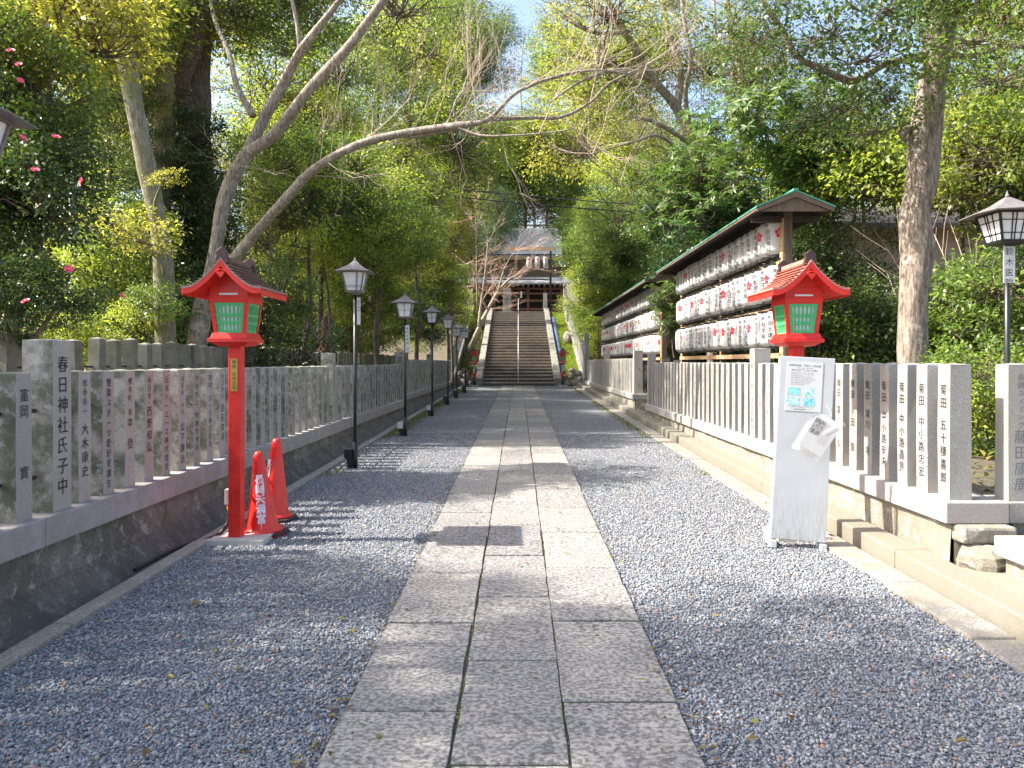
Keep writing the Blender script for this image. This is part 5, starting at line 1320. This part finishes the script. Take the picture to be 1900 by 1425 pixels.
for px, py, Yf in ((35, 120, 7.4), (38, 150, 7.4), (104, 255, 7.2), (42, 257, 7.1), (65, 316, 7.1), (152, 338, 7.4), (128, 500, 7.3), (226, 550, 8.0), (48, 560, 7.3), (20, 95, 7.2)):
    f = link('flower', fm_, ca_, W(px, py, Yf)-pt[0], sc=rnd.uniform(.75, 1.05)); f.rotation_euler = (R(60)+rnd.uniform(-.7, .5), rnd.uniform(-.5, .5), rnd.uniform(-.9, 1.2))
# shrubs and trees of the left wood
G = 'trees around the shrine path'
pxtree('shrub', 'bright leafy shrub right of the camellia, under the pale trunk', 215, 13.4, 0, .04, [(175, 270, 400, 640, 13.2, 14.2, 9, 'F', .58, ['leaf_mid', 'leaf_light', 'leaf_mid'])], cat='shrub', group='shrubs behind the fences')
pxtree('shrub', 'small yellow green shrub low behind the old left fence', 130, 11.5, 0, .03, [(100, 190, 560, 650, 11, 12, 4, 'F', .35, ['leaf_light'])], cat='shrub', group='shrubs behind the fences')
pxtree('shrub', 'dark green bush behind the big left red lantern', 470, 15.5, 0, .05, [(330, 560, 520, 650, 15, 16.5, 6, 'F', .6, ['leaf_dark', 'leaf_mid'])], cat='shrub', group='shrubs behind the fences')
pxtree('tree', 'tall leafy tree closing the view left of the ivy clad trunk', 205, 20, 0, .16, [(110, 290, 60, 480, 18, 22, 8, 'O', .8, ['leaf_mid', 'leaf_olive', 'leaf_light'])])
pxtree('tree', 'thin dark curved tree right of the arching limb, left of the first lamp', 560, 19, .3, .11, [(480, 640, 330, 470, 18, 21, 4, 'O', .7, ['leaf_light', 'leaf_mid'])], top=6.2)  # trees of the middle left wood take lighter leaf colours in place of sunlight
pxtree('tree', 'slim dark trunk with dense crown just left of the first lamp', 598, 22, 0, .15, [(560, 720, 300, 480, 21, 24, 6, 'O', .8, ['leaf_light', 'leaf_mid'])])
pxtree('tree', 'dense dark green tree right behind the first lamp', 700, 22, 0, .14, [(640, 770, 400, 560, 21, 24, 5, 'B', .62, ['leaf_dark', 'leaf_mid', 'leaf_light'])])
pxtree('tree', 'small leafy tree reaching over the left fence by the second lamp', 775, 25, 0, .10, [(745, 800, 520, 610, 25, 27, 3, 'F', .65, ['leaf_mid', 'leaf_dark']), (720, 800, 330, 480, 25, 28, 4, 'O', .7, ['leaf_mid', 'leaf_light'])])
pxtree('maple', 'bright yellow green young maple left of the stairs', 840, 33, 0, .09, [(745, 850, 430, 545, 32, 35, 7, 'F', .95, ['leaf_light', 'leaf_light', 'leaf_yellow'])], cat='maple')
pxtree('tree', 'low green tree left of the foot of the stairs', 800, 34.5, 0, .10, [(770, 850, 520, 620, 34, 37, 6, 'F', .85, ['leaf_mid', 'leaf_light'])])
pxtree('tree', 'mid green tree crown high above the first lamp', 520, 28, 0, .2, [(420, 640, 60, 330, 26, 30, 9, 'O', 1.0, ['leaf_mid', 'leaf_olive', 'leaf_light'])])
pxtree('tree', 'tall tree with blue green crown above the second lamp', 700, 33, 0, .22, [(600, 860, 60, 330, 31, 36, 11, 'O', 1.05, ['leaf_mid', 'leaf_light', 'leaf_olive'])])
pxtree('tree', 'tree with drooping dark crown left of the cedar trunk', 650, 29, 0, .2, [(600, 770, 260, 420, 28, 31, 6, 'O', .85, ['leaf_mid', 'leaf_light'])])
pxtree('tree', 'broad tree deep in the left wood behind the leaning trunk', 470, 24, 0, .2, [(390, 570, 250, 560, 23, 27, 9, 'O', .85, ['leaf_mid', 'leaf_olive', 'leaf_light'])])
pxtree('tree', 'tree deep in the left wood seen between the slim trunks', 640, 30, 0, .2, [(500, 760, 430, 640, 27, 32, 9, 'B', .75, ['leaf_mid', 'leaf_light', 'leaf_light'])])
pxtree('tree', 'crown filling the top left corner behind the camellia', 60, 16, 0, .15, [(-80, 200, -60, 260, 14.5, 17, 5, 'O', .7, ['leaf_yellow', 'leaf_light', 'leaf_mid'])])
for i, (a, c, Yt, r) in enumerate(((505, 18, 19, .05), (535, -14, 20, .06), (548, 25, 21, .045), (490, 5, 18.5, .04), (620, -10, 20.5, .055))):
    X = (a-962)/FPX*Yt; z0 = th(X, Yt); pts = [Vector((X, Yt, z0)), W(a+c, 560, Yt), W(a+c*2.2, 480, Yt), W(a+c*2.6, 400, Yt), W(a+c*3.2, 310, Yt)]
    cl_ = [(pts[-1]+Vector((rnd.uniform(-.5, .5), 0, .2)), 'F', .6, 'leaf_mid'), (pts[-2]+Vector((.4, .3, .3)), 'F', .5, 'leaf_dark')]
    tree('sapling', ('first', 'second', 'third', 'fourth', 'fifth')[(3, 0, 1, 2, 4).index(i)*0+{505: 1, 535: 2, 548: 3, 490: 0, 620: 4}[a]]+' from the left of five slim wild stems beyond the old fence', 'sapling', pts[0], pts, [r, r*.85, r*.7, r*.6, r*.4], cl_, 'bark_grey' if i % 2 else 'bark_dark', 'slim stems in the left wood', n=8)
st_ = tree('tree_stump', 'reddish broken tree stump standing behind the old left fence', 'stump', W(607, 650, 21), [W(607, 650, 21), W(606, 610, 21), W(604, 585, 21)], [.30, .20, .05], [], 'bark_cedar', None, n=12, wob=.5)
# cedar
pt = P([(822, 520, 46), (820, 440, 46), (818, 380, 46), (822, 300, 46), (822, 240, 46), (818, 100, 46), (815, -80, 46)])
tree('cedar', 'tall cedar with straight reddish trunk left of the shrine hall', 'cedar', pt[0], pt, [rp(24, 46), rp(20, 46), rp(16, 46), rp(14, 46), rp(12, 46), rp(9, 46), rp(5, 46)],
     box_clusters(730, 920, -90, 190, 43, 49, 9, 'C', 1.3, ['leaf_cedar', 'leaf_mid'])+box_clusters(860, 930, 330, 440, 43, 47, 3, 'C', .8, ['leaf_cedar']), 'bark_cedar', G, n=12)
# ---------------------------------------------------------- bare maple at the top left of the stairs
Y = 42.0; pt = P([(868, 648, 41), (888, 610, 41), (905, 575, 41.5), (925, 540, 42), (950, 515, 42.5), (985, 498, 43)]); pt[0].z = th(pt[0].x, 41)
brs = [(P([(888, 610, 41), (893, 560, 41), (900, 510, 41), (905, 450, 41)]), [.12, .10, .07, .03]), (P([(925, 540, 42), (935, 500, 42), (955, 465, 42)]), [.08, .05, .02]), (P([(905, 575, 41.5), (880, 530, 41), (865, 490, 41)]), [.08, .05, .02])]
mp = tree('bare_maple', 'leafless maple with pinkish twigs hanging before the gate at the stair top', 'maple', pt[0], pt, [.20, .16, .13, .10, .07, .03], [], 'bark_grey', G, brs, n=8)
b = MB(); B0 = pt[0]
for i in range(64):
    src = rnd.choice([pt[2:], brs[0][0][1:], brs[1][0], brs[2][0]]); p = rnd.choice(src)-B0; d = Vector((rnd.uniform(-1, 1), rnd.uniform(-.8, .4), rnd.uniform(-.15, .7))).normalized(); twig(b, p, d, rnd.uniform(.8, 1.35), .012, 3, .5, .02, 'twig_pink')
b.build('bare_twigs', mp)
X, Yt = W(887, 0, 40).x, 47; pt = [W(885, 480, 40), W(884, 430, 40), W(883, 400, 40), W(884, 370, 40)]; pt[0].z -= 2.5
mp = tree('bare_sapling', 'small leafless sapling with pale pink branches in front of the cedar', 'sapling', pt[0], pt, [.05, .045, .03, .015], [], 'bark_pale', None, n=6)
b = MB(); B0 = pt[0]
for i in range(14): p = rnd.choice(pt[1:])-B0; twig(b, p, Vector((rnd.uniform(-.7, .7), rnd.uniform(-.4, .4), rnd.uniform(.5, 1))).normalized(), rnd.uniform(.7, 1.2), .016, 2, .4, .2, 'twig_pink')
b.build('bare_twigs', mp)
# ---------------------------------------------------------- right side
pt = P([(1692, 690, 9.4), (1693, 600, 9.4), (1697, 520, 9.4), (1704, 460, 9.4), (1698, 400, 9.4), (1710, 330, 9.4), (1716, 240, 9.4), (1732, 150, 9.4), (1742, 60, 9.4), (1748, -40, 9.4), (1750, -200, 9.4)]); pt[0].z = .3
brs = [(P([(1735, 95, 9.4), (1690, 108, 9.3), (1640, 120, 9.2), (1585, 150, 9.1), (1530, 130, 9.0), (1480, 105, 8.9), (1455, 60, 8.8), (1420, 10, 8.7), (1395, -50, 8.6)]), [rp(12, 9), rp(9, 9), rp(8, 9), rp(9, 9), rp(8, 9), rp(7, 9), rp(6, 9), rp(6, 9), rp(5, 9)]),
       (P([(1745, 95, 9.4), (1800, 105, 9.2), (1870, 85, 9.0), (1940, 95, 8.8)]), [rp(10, 9), rp(7, 9), rp(6, 9), rp(4, 9)]),
       (P([(1690, 235, 9.4), (1675, 250, 9.35), (1682, 262, 9.38)]), [rp(8, 9), rp(10, 9), rp(4, 9)])]
cls = [(W(px, py, Yc), 'S', s, m) for px, py, Yc, s, m in ((1600, 90, 8.6, .50, 'leaf_dark'), (1530, 50, 8.5, .48, 'leaf_dark'), (1650, 170, 8.9, .38, 'leaf_mid'), (1640, 10, 8.8, .5, 'leaf_dark'), (1800, 60, 8.4, .5, 'leaf_mid'), (1860, 130, 8.3, .5, 'leaf_mid'), (1560, 190, 9.0, .42, 'leaf_dark'), (1780, 0, 9.5, .5, 'leaf_light'), (1400, 60, 8.8, .4, 'leaf_dark'), (1870, 20, 9.5, .5, 'leaf_olive'), (1620, 230, 9.2, .4, 'leaf_mid'))]
cls += box_clusters(1650, 1900, -200, -90, 8.5, 10.5, 3, 'F', .8, ['leaf_mid', 'leaf_olive'])
t5 = tree('mottled_tree', 'big pale mottled trunk rising behind the right fence near the lamp', 'tree', pt[0], pt, [rp(35, 9.4), rp(29, 9.4), rp(33, 9.4), rp(38, 9.4), rp(35, 9.4), rp(35, 9.4), rp(36, 9.4), rp(33, 9.4), rp(38, 9.4), rp(34, 9.4), rp(26, 9.4)], cls, 'bark_mottled', G, brs, n=20, wob=.3, limb=False)
pt = P([(1330, 690, 21), (1318, 560, 21), (1305, 440, 21), (1298, 340, 21), (1285, 270, 21), (1255, 200, 21), (1215, 150, 20.5), (1160, 60, 20), (1110, -30, 19.5)]); pt[0].z = th(pt[0].x, 21)
brs = [(P([(1285, 270, 21), (1240, 240, 20.5), (1200, 222, 20), (1160, 215, 19.5)]), [.09, .07, .05, .02]), (P([(1255, 200, 21), (1262, 130, 21), (1240, 60, 21), (1225, -20, 21)]), [.16, .13, .10, .07]),
       (P([(1285, 270, 21), (1272, 180, 20.5), (1282, 110, 20), (1268, 30, 20), (1262, -50, 20)]), [.10, .08, .07, .06, .04]), (P([(1298, 320, 21), (1230, 255, 20), (1180, 262, 19.5), (1100, 285, 19)]), [.08, .05, .04, .015]), (P([(1300, 370, 21), (1230, 330, 20.5), (1200, 335, 20), (1150, 345, 20)]), [.07, .045, .03, .012]),
       (P([(1215, 150, 20.5), (1150, 130, 20), (1080, 150, 19.5), (1020, 190, 19)]), [.10, .07, .045, .02]), (P([(1160, 60, 20), (1100, 60, 19.5), (1040, 30, 19)]), [.09, .06, .03])]
cls = box_clusters(980, 1360, -60, 170, 18.5, 23, 8, 'O', .8, ['leaf_olive', 'leaf_light', 'leaf_mid'])
t6 = tree('spreading_tree', 'big tree with many dark spreading branches above the lantern racks', 'tree', pt[0], pt, [.24, .22, .20, .18, .17, .16, .14, .11, .07], cls, 'bark_grey', G, brs, n=12)
b = MB(); B0 = pt[0]
for i in range(46):
    src = rnd.choice([q[0] for q in brs]); p = rnd.choice(src)-B0; twig(b, p, Vector((rnd.uniform(-1, .6), rnd.uniform(-.6, .6), rnd.uniform(-.5, .9))).normalized(), rnd.uniform(.8, 1.5), .013, 3, .5, .05, rnd.choice(['twig', 'twig_dark']))
b.build('bare_twigs', t6)
pt = P([(1400, 690, 19), (1396, 500, 19), (1385, 380, 19), (1380, 240, 19), (1372, 120, 19), (1352, 20, 19), (1335, -80, 19)]); pt[0].z = th(pt[0].x, 19)
brs = [(P([(1380, 240, 19), (1350, 180, 18.8), (1330, 90, 18.6), (1325, 0, 18.5)]), [.08, .07, .06, .03]), (P([(1385, 300, 19), (1410, 220, 19), (1428, 120, 19), (1440, 0, 19)]), [.08, .07, .06, .03])]
t7 = tree('slender_tree', 'slender half bare tree directly behind the near lantern rack', 'tree', pt[0], pt, [.17, .15, .14, .13, .11, .09, .06], box_clusters(1300, 1480, -120, 150, 17, 20, 6, 'O', .55, ['leaf_olive', 'leaf_mid']), 'bark_grey', G, brs, n=10)
b = MB(); B0 = pt[0]
for i in range(34):
    src = rnd.choice([q[0] for q in brs]+[pt[3:]]); p = rnd.choice(src)-B0; twig(b, p, Vector((rnd.uniform(-1, 1), rnd.uniform(-.6, .6), rnd.uniform(-.2, 1))).normalized(), rnd.uniform(.7, 1.4), .011, 3, .45, .1, 'twig')
b.build('bare_twigs', t7)
pxtree('whorled_tree', 'tree with big whorled leaves hanging above the roof of the near rack', 1430, 15.5, 0, .10, [(1350, 1530, 190, 350, 14.5, 16.5, 9, 'W', .9, ['leaf_whorl'])])
pxtree('whorled_tree', 'tree with big whorled leaves left of the near rack roof', 1330, 18.5, -.2, .12, [(1250, 1380, 250, 430, 17.5, 19.5, 10, 'W', 1.0, ['leaf_whorl'])])
pxtree('whorled_shrub', 'small whorled leaf shrub poking out between the two racks', 1255, 20.6, -.3, .05, [(1236, 1262, 525, 600, 19.8, 20.8, 3, 'W', .5, ['leaf_whorl'])], cat='shrub', group='shrubs behind the fences')
pxtree('tree', 'dense glossy tree right of the shrine hall, hanging over the gate post', 1100, 40, 0, .2, [(1076, 1150, 380, 590, 38, 44, 11, 'F', 1.05, ['leaf_mid', 'leaf_light', 'leaf_mid'])])
pxtree('tree', 'dark green tree behind the farther rack', 1170, 39, 0, .25, [(1120, 1240, 390, 520, 36, 42, 8, 'B', .85, ['leaf_dark', 'leaf_mid'])])
pxtree('tree', 'leafy green tree filling the space above the farther rack roof', 1230, 31, 0, .2, [(1225, 1320, 380, 470, 29, 34, 5, 'B', .8, ['leaf_mid', 'leaf_dark'])])
pxtree('tree', 'bushy tree behind the far end of the farther rack', 1110, 38, 0, .1, [(1098, 1130, 590, 660, 38, 40, 3, 'F', .8, ['leaf_light', 'leaf_mid'])])
pxtree('tree', 'tree with yellowish mossy limbs behind the spreading tree', 1245, 36, 0, .22, [(1140, 1330, 230, 400, 34, 40, 7, 'O', 1.0, ['leaf_olive', 'leaf_mid', 'leaf_light'])], 'bark_moss')
pxtree('tree', 'dark thicket tree in the gap between the racks', 1290, 24, 0, .15, [(1240, 1420, 440, 640, 22.5, 26, 9, 'B', .8, ['leaf_dark', 'leaf_mid'])])
pxtree('tree', 'dark leafy tree behind the near rack and right red lantern', 1540, 16, 0, .12, [(1470, 1570, 420, 640, 14.8, 16.4, 7, 'F', .72, ['leaf_dark', 'leaf_mid'])])
pxtree('shrub', 'dense dark green hedge shrub right of the red lantern', 1600, 13.2, 0, .06, [(1530, 1660, 565, 650, 12.4, 13.6, 8, 'F', .46, ['leaf_dark', 'leaf_mid'])], cat='shrub', group='shrubs behind the fences')
pxtree('shrub', 'green shrub right of the mottled trunk behind the fence', 1790, 12.2, 0, .06, [(1735, 1850, 540, 650, 11.2, 12.8, 8, 'F', .50, ['leaf_mid', 'leaf_dark'])], cat='shrub', group='shrubs behind the fences')
pxtree('shrub', 'dark shrub at the right edge behind the lamp post', 1890, 11.5, 0, .06, [(1840, 1960, 480, 680, 10.4, 12, 8, 'F', .50, ['leaf_mid', 'leaf_dark'])], cat='shrub', group='shrubs behind the fences')
pxtree('shrub', 'low bush seen through the gap beside the end post of the right fence', 1830, 9.2, 0, .03, [(1790, 1900, 690, 880, 8.6, 9.6, 6, 'F', .34, ['leaf_mid', 'leaf_light'])], cat='shrub', group='shrubs behind the fences')
pxtree('tree', 'bluish green feathery tree between near rack and mottled trunk', 1600, 15, 0, .10, [(1510, 1680, 270, 365, 13.5, 15.5, 5, 'F', .62, ['leaf_mid', 'leaf_light'])], 'bark_grey')
pxtree('tree', 'light green airy tree right of the mottled trunk', 1790, 13.5, 0, .09, [(1740, 1900, 130, 350, 12, 14.5, 8, 'F', .60, ['leaf_light', 'leaf_mid', 'leaf_olive'])], 'bark_dark')
pxtree('tree', 'sparse tree with sky behind it, left of the mottled trunk', 1585, 17, 0, .10, [(1480, 1690, 180, 330, 15, 18, 6, 'O', .55, ['leaf_mid', 'leaf_light'])], 'bark_grey')
pxtree('tree', 'tall yellowish tree in the top right corner', 1860, 18, 0, .15, [(1760, 1960, -60, 250, 16, 20, 6, 'O', .65, ['leaf_olive', 'leaf_yellow', 'leaf_mid'])], 'bark_dark')
pxtree('tree', 'trunk and dark leaves just right of the right lamp', 1905, 12.8, 0, .22, [(1850, 1990, 260, 430, 12, 13.6, 6, 'F', .6, ['leaf_mid', 'leaf_dark'])], 'bark_dark')
# bare whitish brushwood on the right
for i, (px, Yb, lab) in enumerate(((1640, 14.5, 'left of the mottled trunk'), (1770, 13.0, 'right of the mottled trunk'), (1810, 12.4, 'left of the right lamp'))):
    p0 = W(px, 660, Yb); p0.z = th(p0.x, Yb); b = MB()
    t = thing('bare_shrub', p0, 'pale leafless shrub with whitish stems '+lab, 'shrub', 'shrubs behind the fences')
    for k in range(4): twig(b, Vector((rnd.uniform(-.1, .1), rnd.uniform(-.1, .1), 0)), Vector((rnd.uniform(-.5, .5), rnd.uniform(-.3, .3), 1)).normalized(), rnd.uniform(1.6, 2.3), .016, 2, .5, .2, 'twig')
    b.build('stems', t)
# ferns behind the right fence and near the old fence
def fern_mesh(seed):
    r = random.Random(seed); b = MB()
    for k in range(9):
        a = k*2*math.pi/9+r.uniform(-.3, .3); L = r.uniform(.45, .75); c, s = math.cos(a), math.sin(a); pts = []
        for j in range(15):
            u = j/14; pts.append(Vector((c*L*u, s*L*u, L*(.95*u-.75*u*u))))
        for j in range(14):
            p, q = pts[j], pts[j+1]; wdt = .13*math.sin(math.pi*min(1, .12+.88*(j+1)/15))*(1 if j < 13 else .3)
            for sd_ in (-1, 1):
                e = p+Vector((-s*sd_*wdt, c*sd_*wdt, -.02))+(q-p)*.9; b.add([p, p.lerp(q, .62), e], [(0, 1, 2)], 'fern')
    return b.mesh('fronds')
FM = [fern_mesh(i) for i in range(3)]
sp = [(1560, 12.0), (1590, 11.5), (1625, 11.8), (1650, 11.0), (1670, 11.6), (1720, 11.0), (1760, 10.6), (1795, 10.4), (1540, 12.8), (1610, 12.6)]
names = ['half hidden behind the board', 'second from the red lantern', 'third from the red lantern', 'just left of the mottled trunk', 'touching the mottled trunk', 'right of the mottled trunk', 'midway to the lamp', 'nearest the lamp', 'farthest left behind the red lantern', 'in the rear row left of the trunk']
for (px, Yf), nm in zip(sp, names):
    p0 = W(px, 640, Yf); p0.z = th(p0.x, Yf)
    o = link('fern', rnd.choice(FM), None, p0+Vector((0, 0, .35)), rnd.uniform(0, 6), rnd.uniform(1.3, 1.8)); tag(o, 'yellow green fern behind the right fence, '+nm, 'fern', 'ferns behind the right fence')
for (px, Yf), nm in zip([(95, 9.6), (150, 10.2), (40, 9.4)], ['behind the tall lettered post', 'right of the tall lettered post', 'at the left edge']):
    p0 = W(px, 620, Yf); p0.z = th(p0.x, Yf)+.5
    o = link('fern', rnd.choice(FM), None, p0, rnd.uniform(0, 6), 1.4); tag(o, 'yellow green fern under the camellia, '+nm, 'fern', 'ferns under the camellia')
# ---------------------------------------------------------- woods on the hill behind
hz = ['far left behind the house', 'left of the cedar, high on the hill', 'behind the cedar', 'behind the left half of the hall', 'behind the right half of the hall', 'right of the hall', 'above the farther rack', 'above the near rack', 'behind the mottled trunk', 'far right corner of the wood', 'rising behind the arching limb', 'topmost over the centre of the view', 'left of the spreading tree', 'lower slope left of the stairs', 'lower slope right of the gate', 'closing the gap right of the hall roof', 'arching over the hall roof', 'left of the hall roof behind the cedar']
hb = [(0, 320, 150, 420, 40, 48, 8), (480, 720, 180, 420, 52, 60, 8), (700, 880, 150, 420, 62, 70, 8), (820, 990, 260, 400, 74, 82, 8), (930, 1100, 230, 410, 72, 80, 8), (1150, 1260, 280, 480, 56, 64, 6), (1200, 1360, 320, 470, 46, 54, 6), (1340, 1560, 430, 560, 32, 38, 6, .9), (1560, 1760, 380, 540, 30, 36, 5, .8), (1740, 2000, 330, 540, 30, 36, 6, .9), (640, 880, 20, 160, 60, 70, 4), (880, 1060, 40, 160, 74, 84, 4), (1080, 1220, 120, 280, 52, 60, 5), (740, 830, 460, 560, 52, 58, 6, 1.0), (1100, 1140, 480, 560, 50, 54, 4, .8), (1052, 1100, 400, 500, 68, 73, 8, 1.1), (900, 1080, 240, 375, 70, 80, 8, 1.6), (840, 890, 360, 470, 56, 60, 4, 1.0)]
for i, hq in enumerate(hb):
    x0, x1, y0, y1, Ya, Yb, n = hq[:7]; k = 'B' if i not in (10, 11, 12, 2) else 'O'
    pxtree('hill_tree', 'leafy tree of the hillside wood, '+hz[i], (x0+x1)/2, (Ya+Yb)/2, 0, .3, [(x0, x1, y0, y1, Ya, Yb, n, k, hq[7] if len(hq) > 7 else (1.9 if Ya > 50 else 1.5), rnd.choice([['leaf_olive', 'leaf_light'], ['leaf_mid', 'leaf_olive'], ['leaf_light', 'leaf_mid', 'leaf_olive']]))], 'bark_grey', group='trees of the hillside wood')
# ---------------------------------------------------------- trees beside the viewer that shade the foreground
def shade_tree(x, y, label, spots, mats):
    z0 = th(x, y); pts = [Vector((x, y, z0)), Vector((x+.1, y, z0+2)), Vector((x-.1, y+.2, z0+4)), Vector((x+.2, y, z0+6)), Vector((x+.2, y, z0+8))]
    tree('shade_tree', label, 'tree', pts[0], pts, [.24, .21, .18, .13, .06], [(Vector(s[:3]), s[4] if len(s) > 4 else 'O', s[3], rnd.choice(mats)) for s in spots], 'bark_grey', 'trees beside the viewer', n=10)
def over(tx, ty, z, r): return (tx-z, ty-.05*z, z, r/2.0, 'B')      # a bough whose shade falls on (tx, ty)
shade_tree(-8.5, 1.0, 'evergreen just outside the left edge of the view, shading the near gravel', [over(-1.9, 3.0, 7.0, 1.15), over(-.4, 3.3, 7.4, 1.1), over(1.1, 2.9, 7.2, 1.1), over(2.3, 3.2, 7.6, .9), over(-1.3, 1.6, 7.0, 1.2), over(.8, 1.5, 7.3, 1.2), over(1.5, 4.25, 7.5, .85)], ['leaf_mid', 'leaf_olive'])
shade_tree(-10.0, 4.2, 'second evergreen outside the left edge, beside the camellia', [over(-2.0, 4.9, 7.0, 1.05), over(-.5, 4.7, 6.6, .8), over(.35, 4.1, 6.9, .6), over(-3.6, 5.4, 7.0, 1.2), over(-3.4, 3.6, 6.6, 1.2)], ['leaf_mid', 'leaf_light'])
# ---------------------------------------------------------- fallen leaves and moss
r = np.random.default_rng(9); n = 1500
y = 2.6+r.random(n)**1.4*30; x = np.where(r.random(n) < .55, r.uniform(-2.5, -.6, n), r.uniform(.2, 2.6, n))
e = r.random(n) < .35; x[e] = -.78+r.normal(0, .05, e.sum()); e2 = r.random(n) < .2; x[e2] = .74+r.normal(0, .04, e2.sum()); e3 = r.random(n) < .12; x[e3] = r.uniform(-.7, .7, e3.sum())
z = SL*y+np.where(np.abs(x) < .75, .032, .014)
a = r.uniform(0, 6.28, n); Dd = np.stack([np.cos(a), np.sin(a), r.uniform(-.1, .25, n)], 1); Nn = nrm(np.array([0, 0, 1.0])+r.normal(0, .25, (n, 3))); L = r.uniform(.018, .045, n)
Q = leaf_quads(np.stack([x, y, z], 1), nrm(Dd), Nn, L, L*.5, .2)
big = []
for px, py, l in ((350, 1128, .085), (305, 1262, .06), (275, 1398, .075), (640, 1152, .05), (1385, 1382, .06), (1800, 1384, .07), (1462, 1335, .05), (505, 1150, .05), (930, 1250, .05)):
    Yl = EYE*FPX/(py-653); big.append(((px-962)/FPX*Yl, Yl, gz(Yl)+.02, l))
big = np.array(big); n2 = len(big); a = r.uniform(0, 6.28, n2)
Q2 = leaf_quads(big[:, :3], nrm(np.stack([np.cos(a), np.sin(a), np.full(n2, .15)], 1)), nrm(np.array([0, 0, 1.0])+r.normal(0, .25, (n2, 3))), big[:, 3], big[:, 3]*.42, .35)
tag(link('fallen_leaves', npmesh('fallen_leaves', np.concatenate([Q, Q2]).reshape(-1, 3), np.arange((n+n2)*4).reshape(-1, 4), ['litter'])), 'small brown and yellow leaves scattered over gravel and slabs', 'leaves', kind='stuff')
def flat_h(a, c): return gz(c)
r = np.random.default_rng(12); n = 9000; y = r.uniform(9.5, 33, n); dens = np.clip(np.sin(y*.9)+np.sin(y*.37+1)+.9, .12, 1); keep = r.random(n) < dens; y = y[keep]; n = len(y)
x = -2.49+np.abs(r.normal(0, .16, n)); s = r.random(n) < .25; x[s] = 2.44-np.abs(r.normal(0, .10, s.sum()))
V = np.stack([x, y, SL*y+.004], 1); a = r.uniform(0, 6.28, n); Q = leaf_quads(V, nrm(np.stack([np.cos(a), np.sin(a), r.uniform(.1, .9, n)], 1)), nrm(np.array([0, 0, 1.0])+r.normal(0, .4, (n, 3))), r.uniform(.02, .05, n), r.uniform(.012, .03, n))
tag(link('edge_moss', npmesh('edge_moss', Q.reshape(-1, 3), np.arange(n*4).reshape(-1, 4), ['moss'])), 'yellow green moss and weeds along the gravel edges', 'moss', kind='stuff')
r = np.random.default_rng(13); n = 2600; y = 2.6+r.random(n)*22; x = np.where(r.random(n) < .5, -.255, .195)+r.normal(0, .004, n); q = r.random(n) < .25; x[q] = np.where(r.random(q.sum()) < .5, -.75, .70)+r.normal(0, .008, q.sum())
V = np.stack([x, y, SL*y+.012+r.uniform(-.004, .006, n)], 1); a = r.uniform(0, 6.28, n); Q = leaf_quads(V, nrm(np.stack([np.cos(a), np.sin(a), r.uniform(.2, .9, n)], 1)), nrm(np.array([0, 0, 1.0])+r.normal(0, .4, (n, 3))), r.uniform(.008, .018, n), r.uniform(.006, .012, n))
tag(link('joint_moss', npmesh('joint_moss', Q.reshape(-1, 3), np.arange(n*4).reshape(-1, 4), ['moss'])), 'moss and weeds growing in the joints between the slabs', 'moss', kind='stuff')
# undergrowth and leaf litter on the forest floor
r = np.random.default_rng(15); n = 22000; x = np.where(r.random(n) < .5, r.uniform(-14, -3.4, n), r.uniform(3.4, 13, n)); y = r.uniform(6, 36, n); z = np.array([terrain_h(float(p), float(q)) for p, q in zip(x, y)])
a = r.uniform(0, 6.28, n); L = r.uniform(.05, .13, n); Q = leaf_quads(np.stack([x, y, z+r.random(n)**2*.3], 1), nrm(np.stack([np.cos(a), np.sin(a), r.uniform(-.1, .7, n)], 1)), nrm(np.array([0, 0, 1.0])+r.normal(0, .4, (n, 3))), L, L*.5)
ng = n*6//10; tag(link('undergrowth', npmesh('undergrowth', Q[:ng].reshape(-1, 3), np.arange(ng*4).reshape(-1, 4), ['leaf_mid'])), 'low leafy undergrowth on the ground behind the fences', 'undergrowth', kind='stuff')
tag(link('leaf_litter', npmesh('leaf_litter', Q[ng:].reshape(-1, 3), np.arange((n-ng)*4).reshape(-1, 4), ['litter'])), 'brown leaf litter on the ground behind the fences', 'leaf litter', kind='stuff')
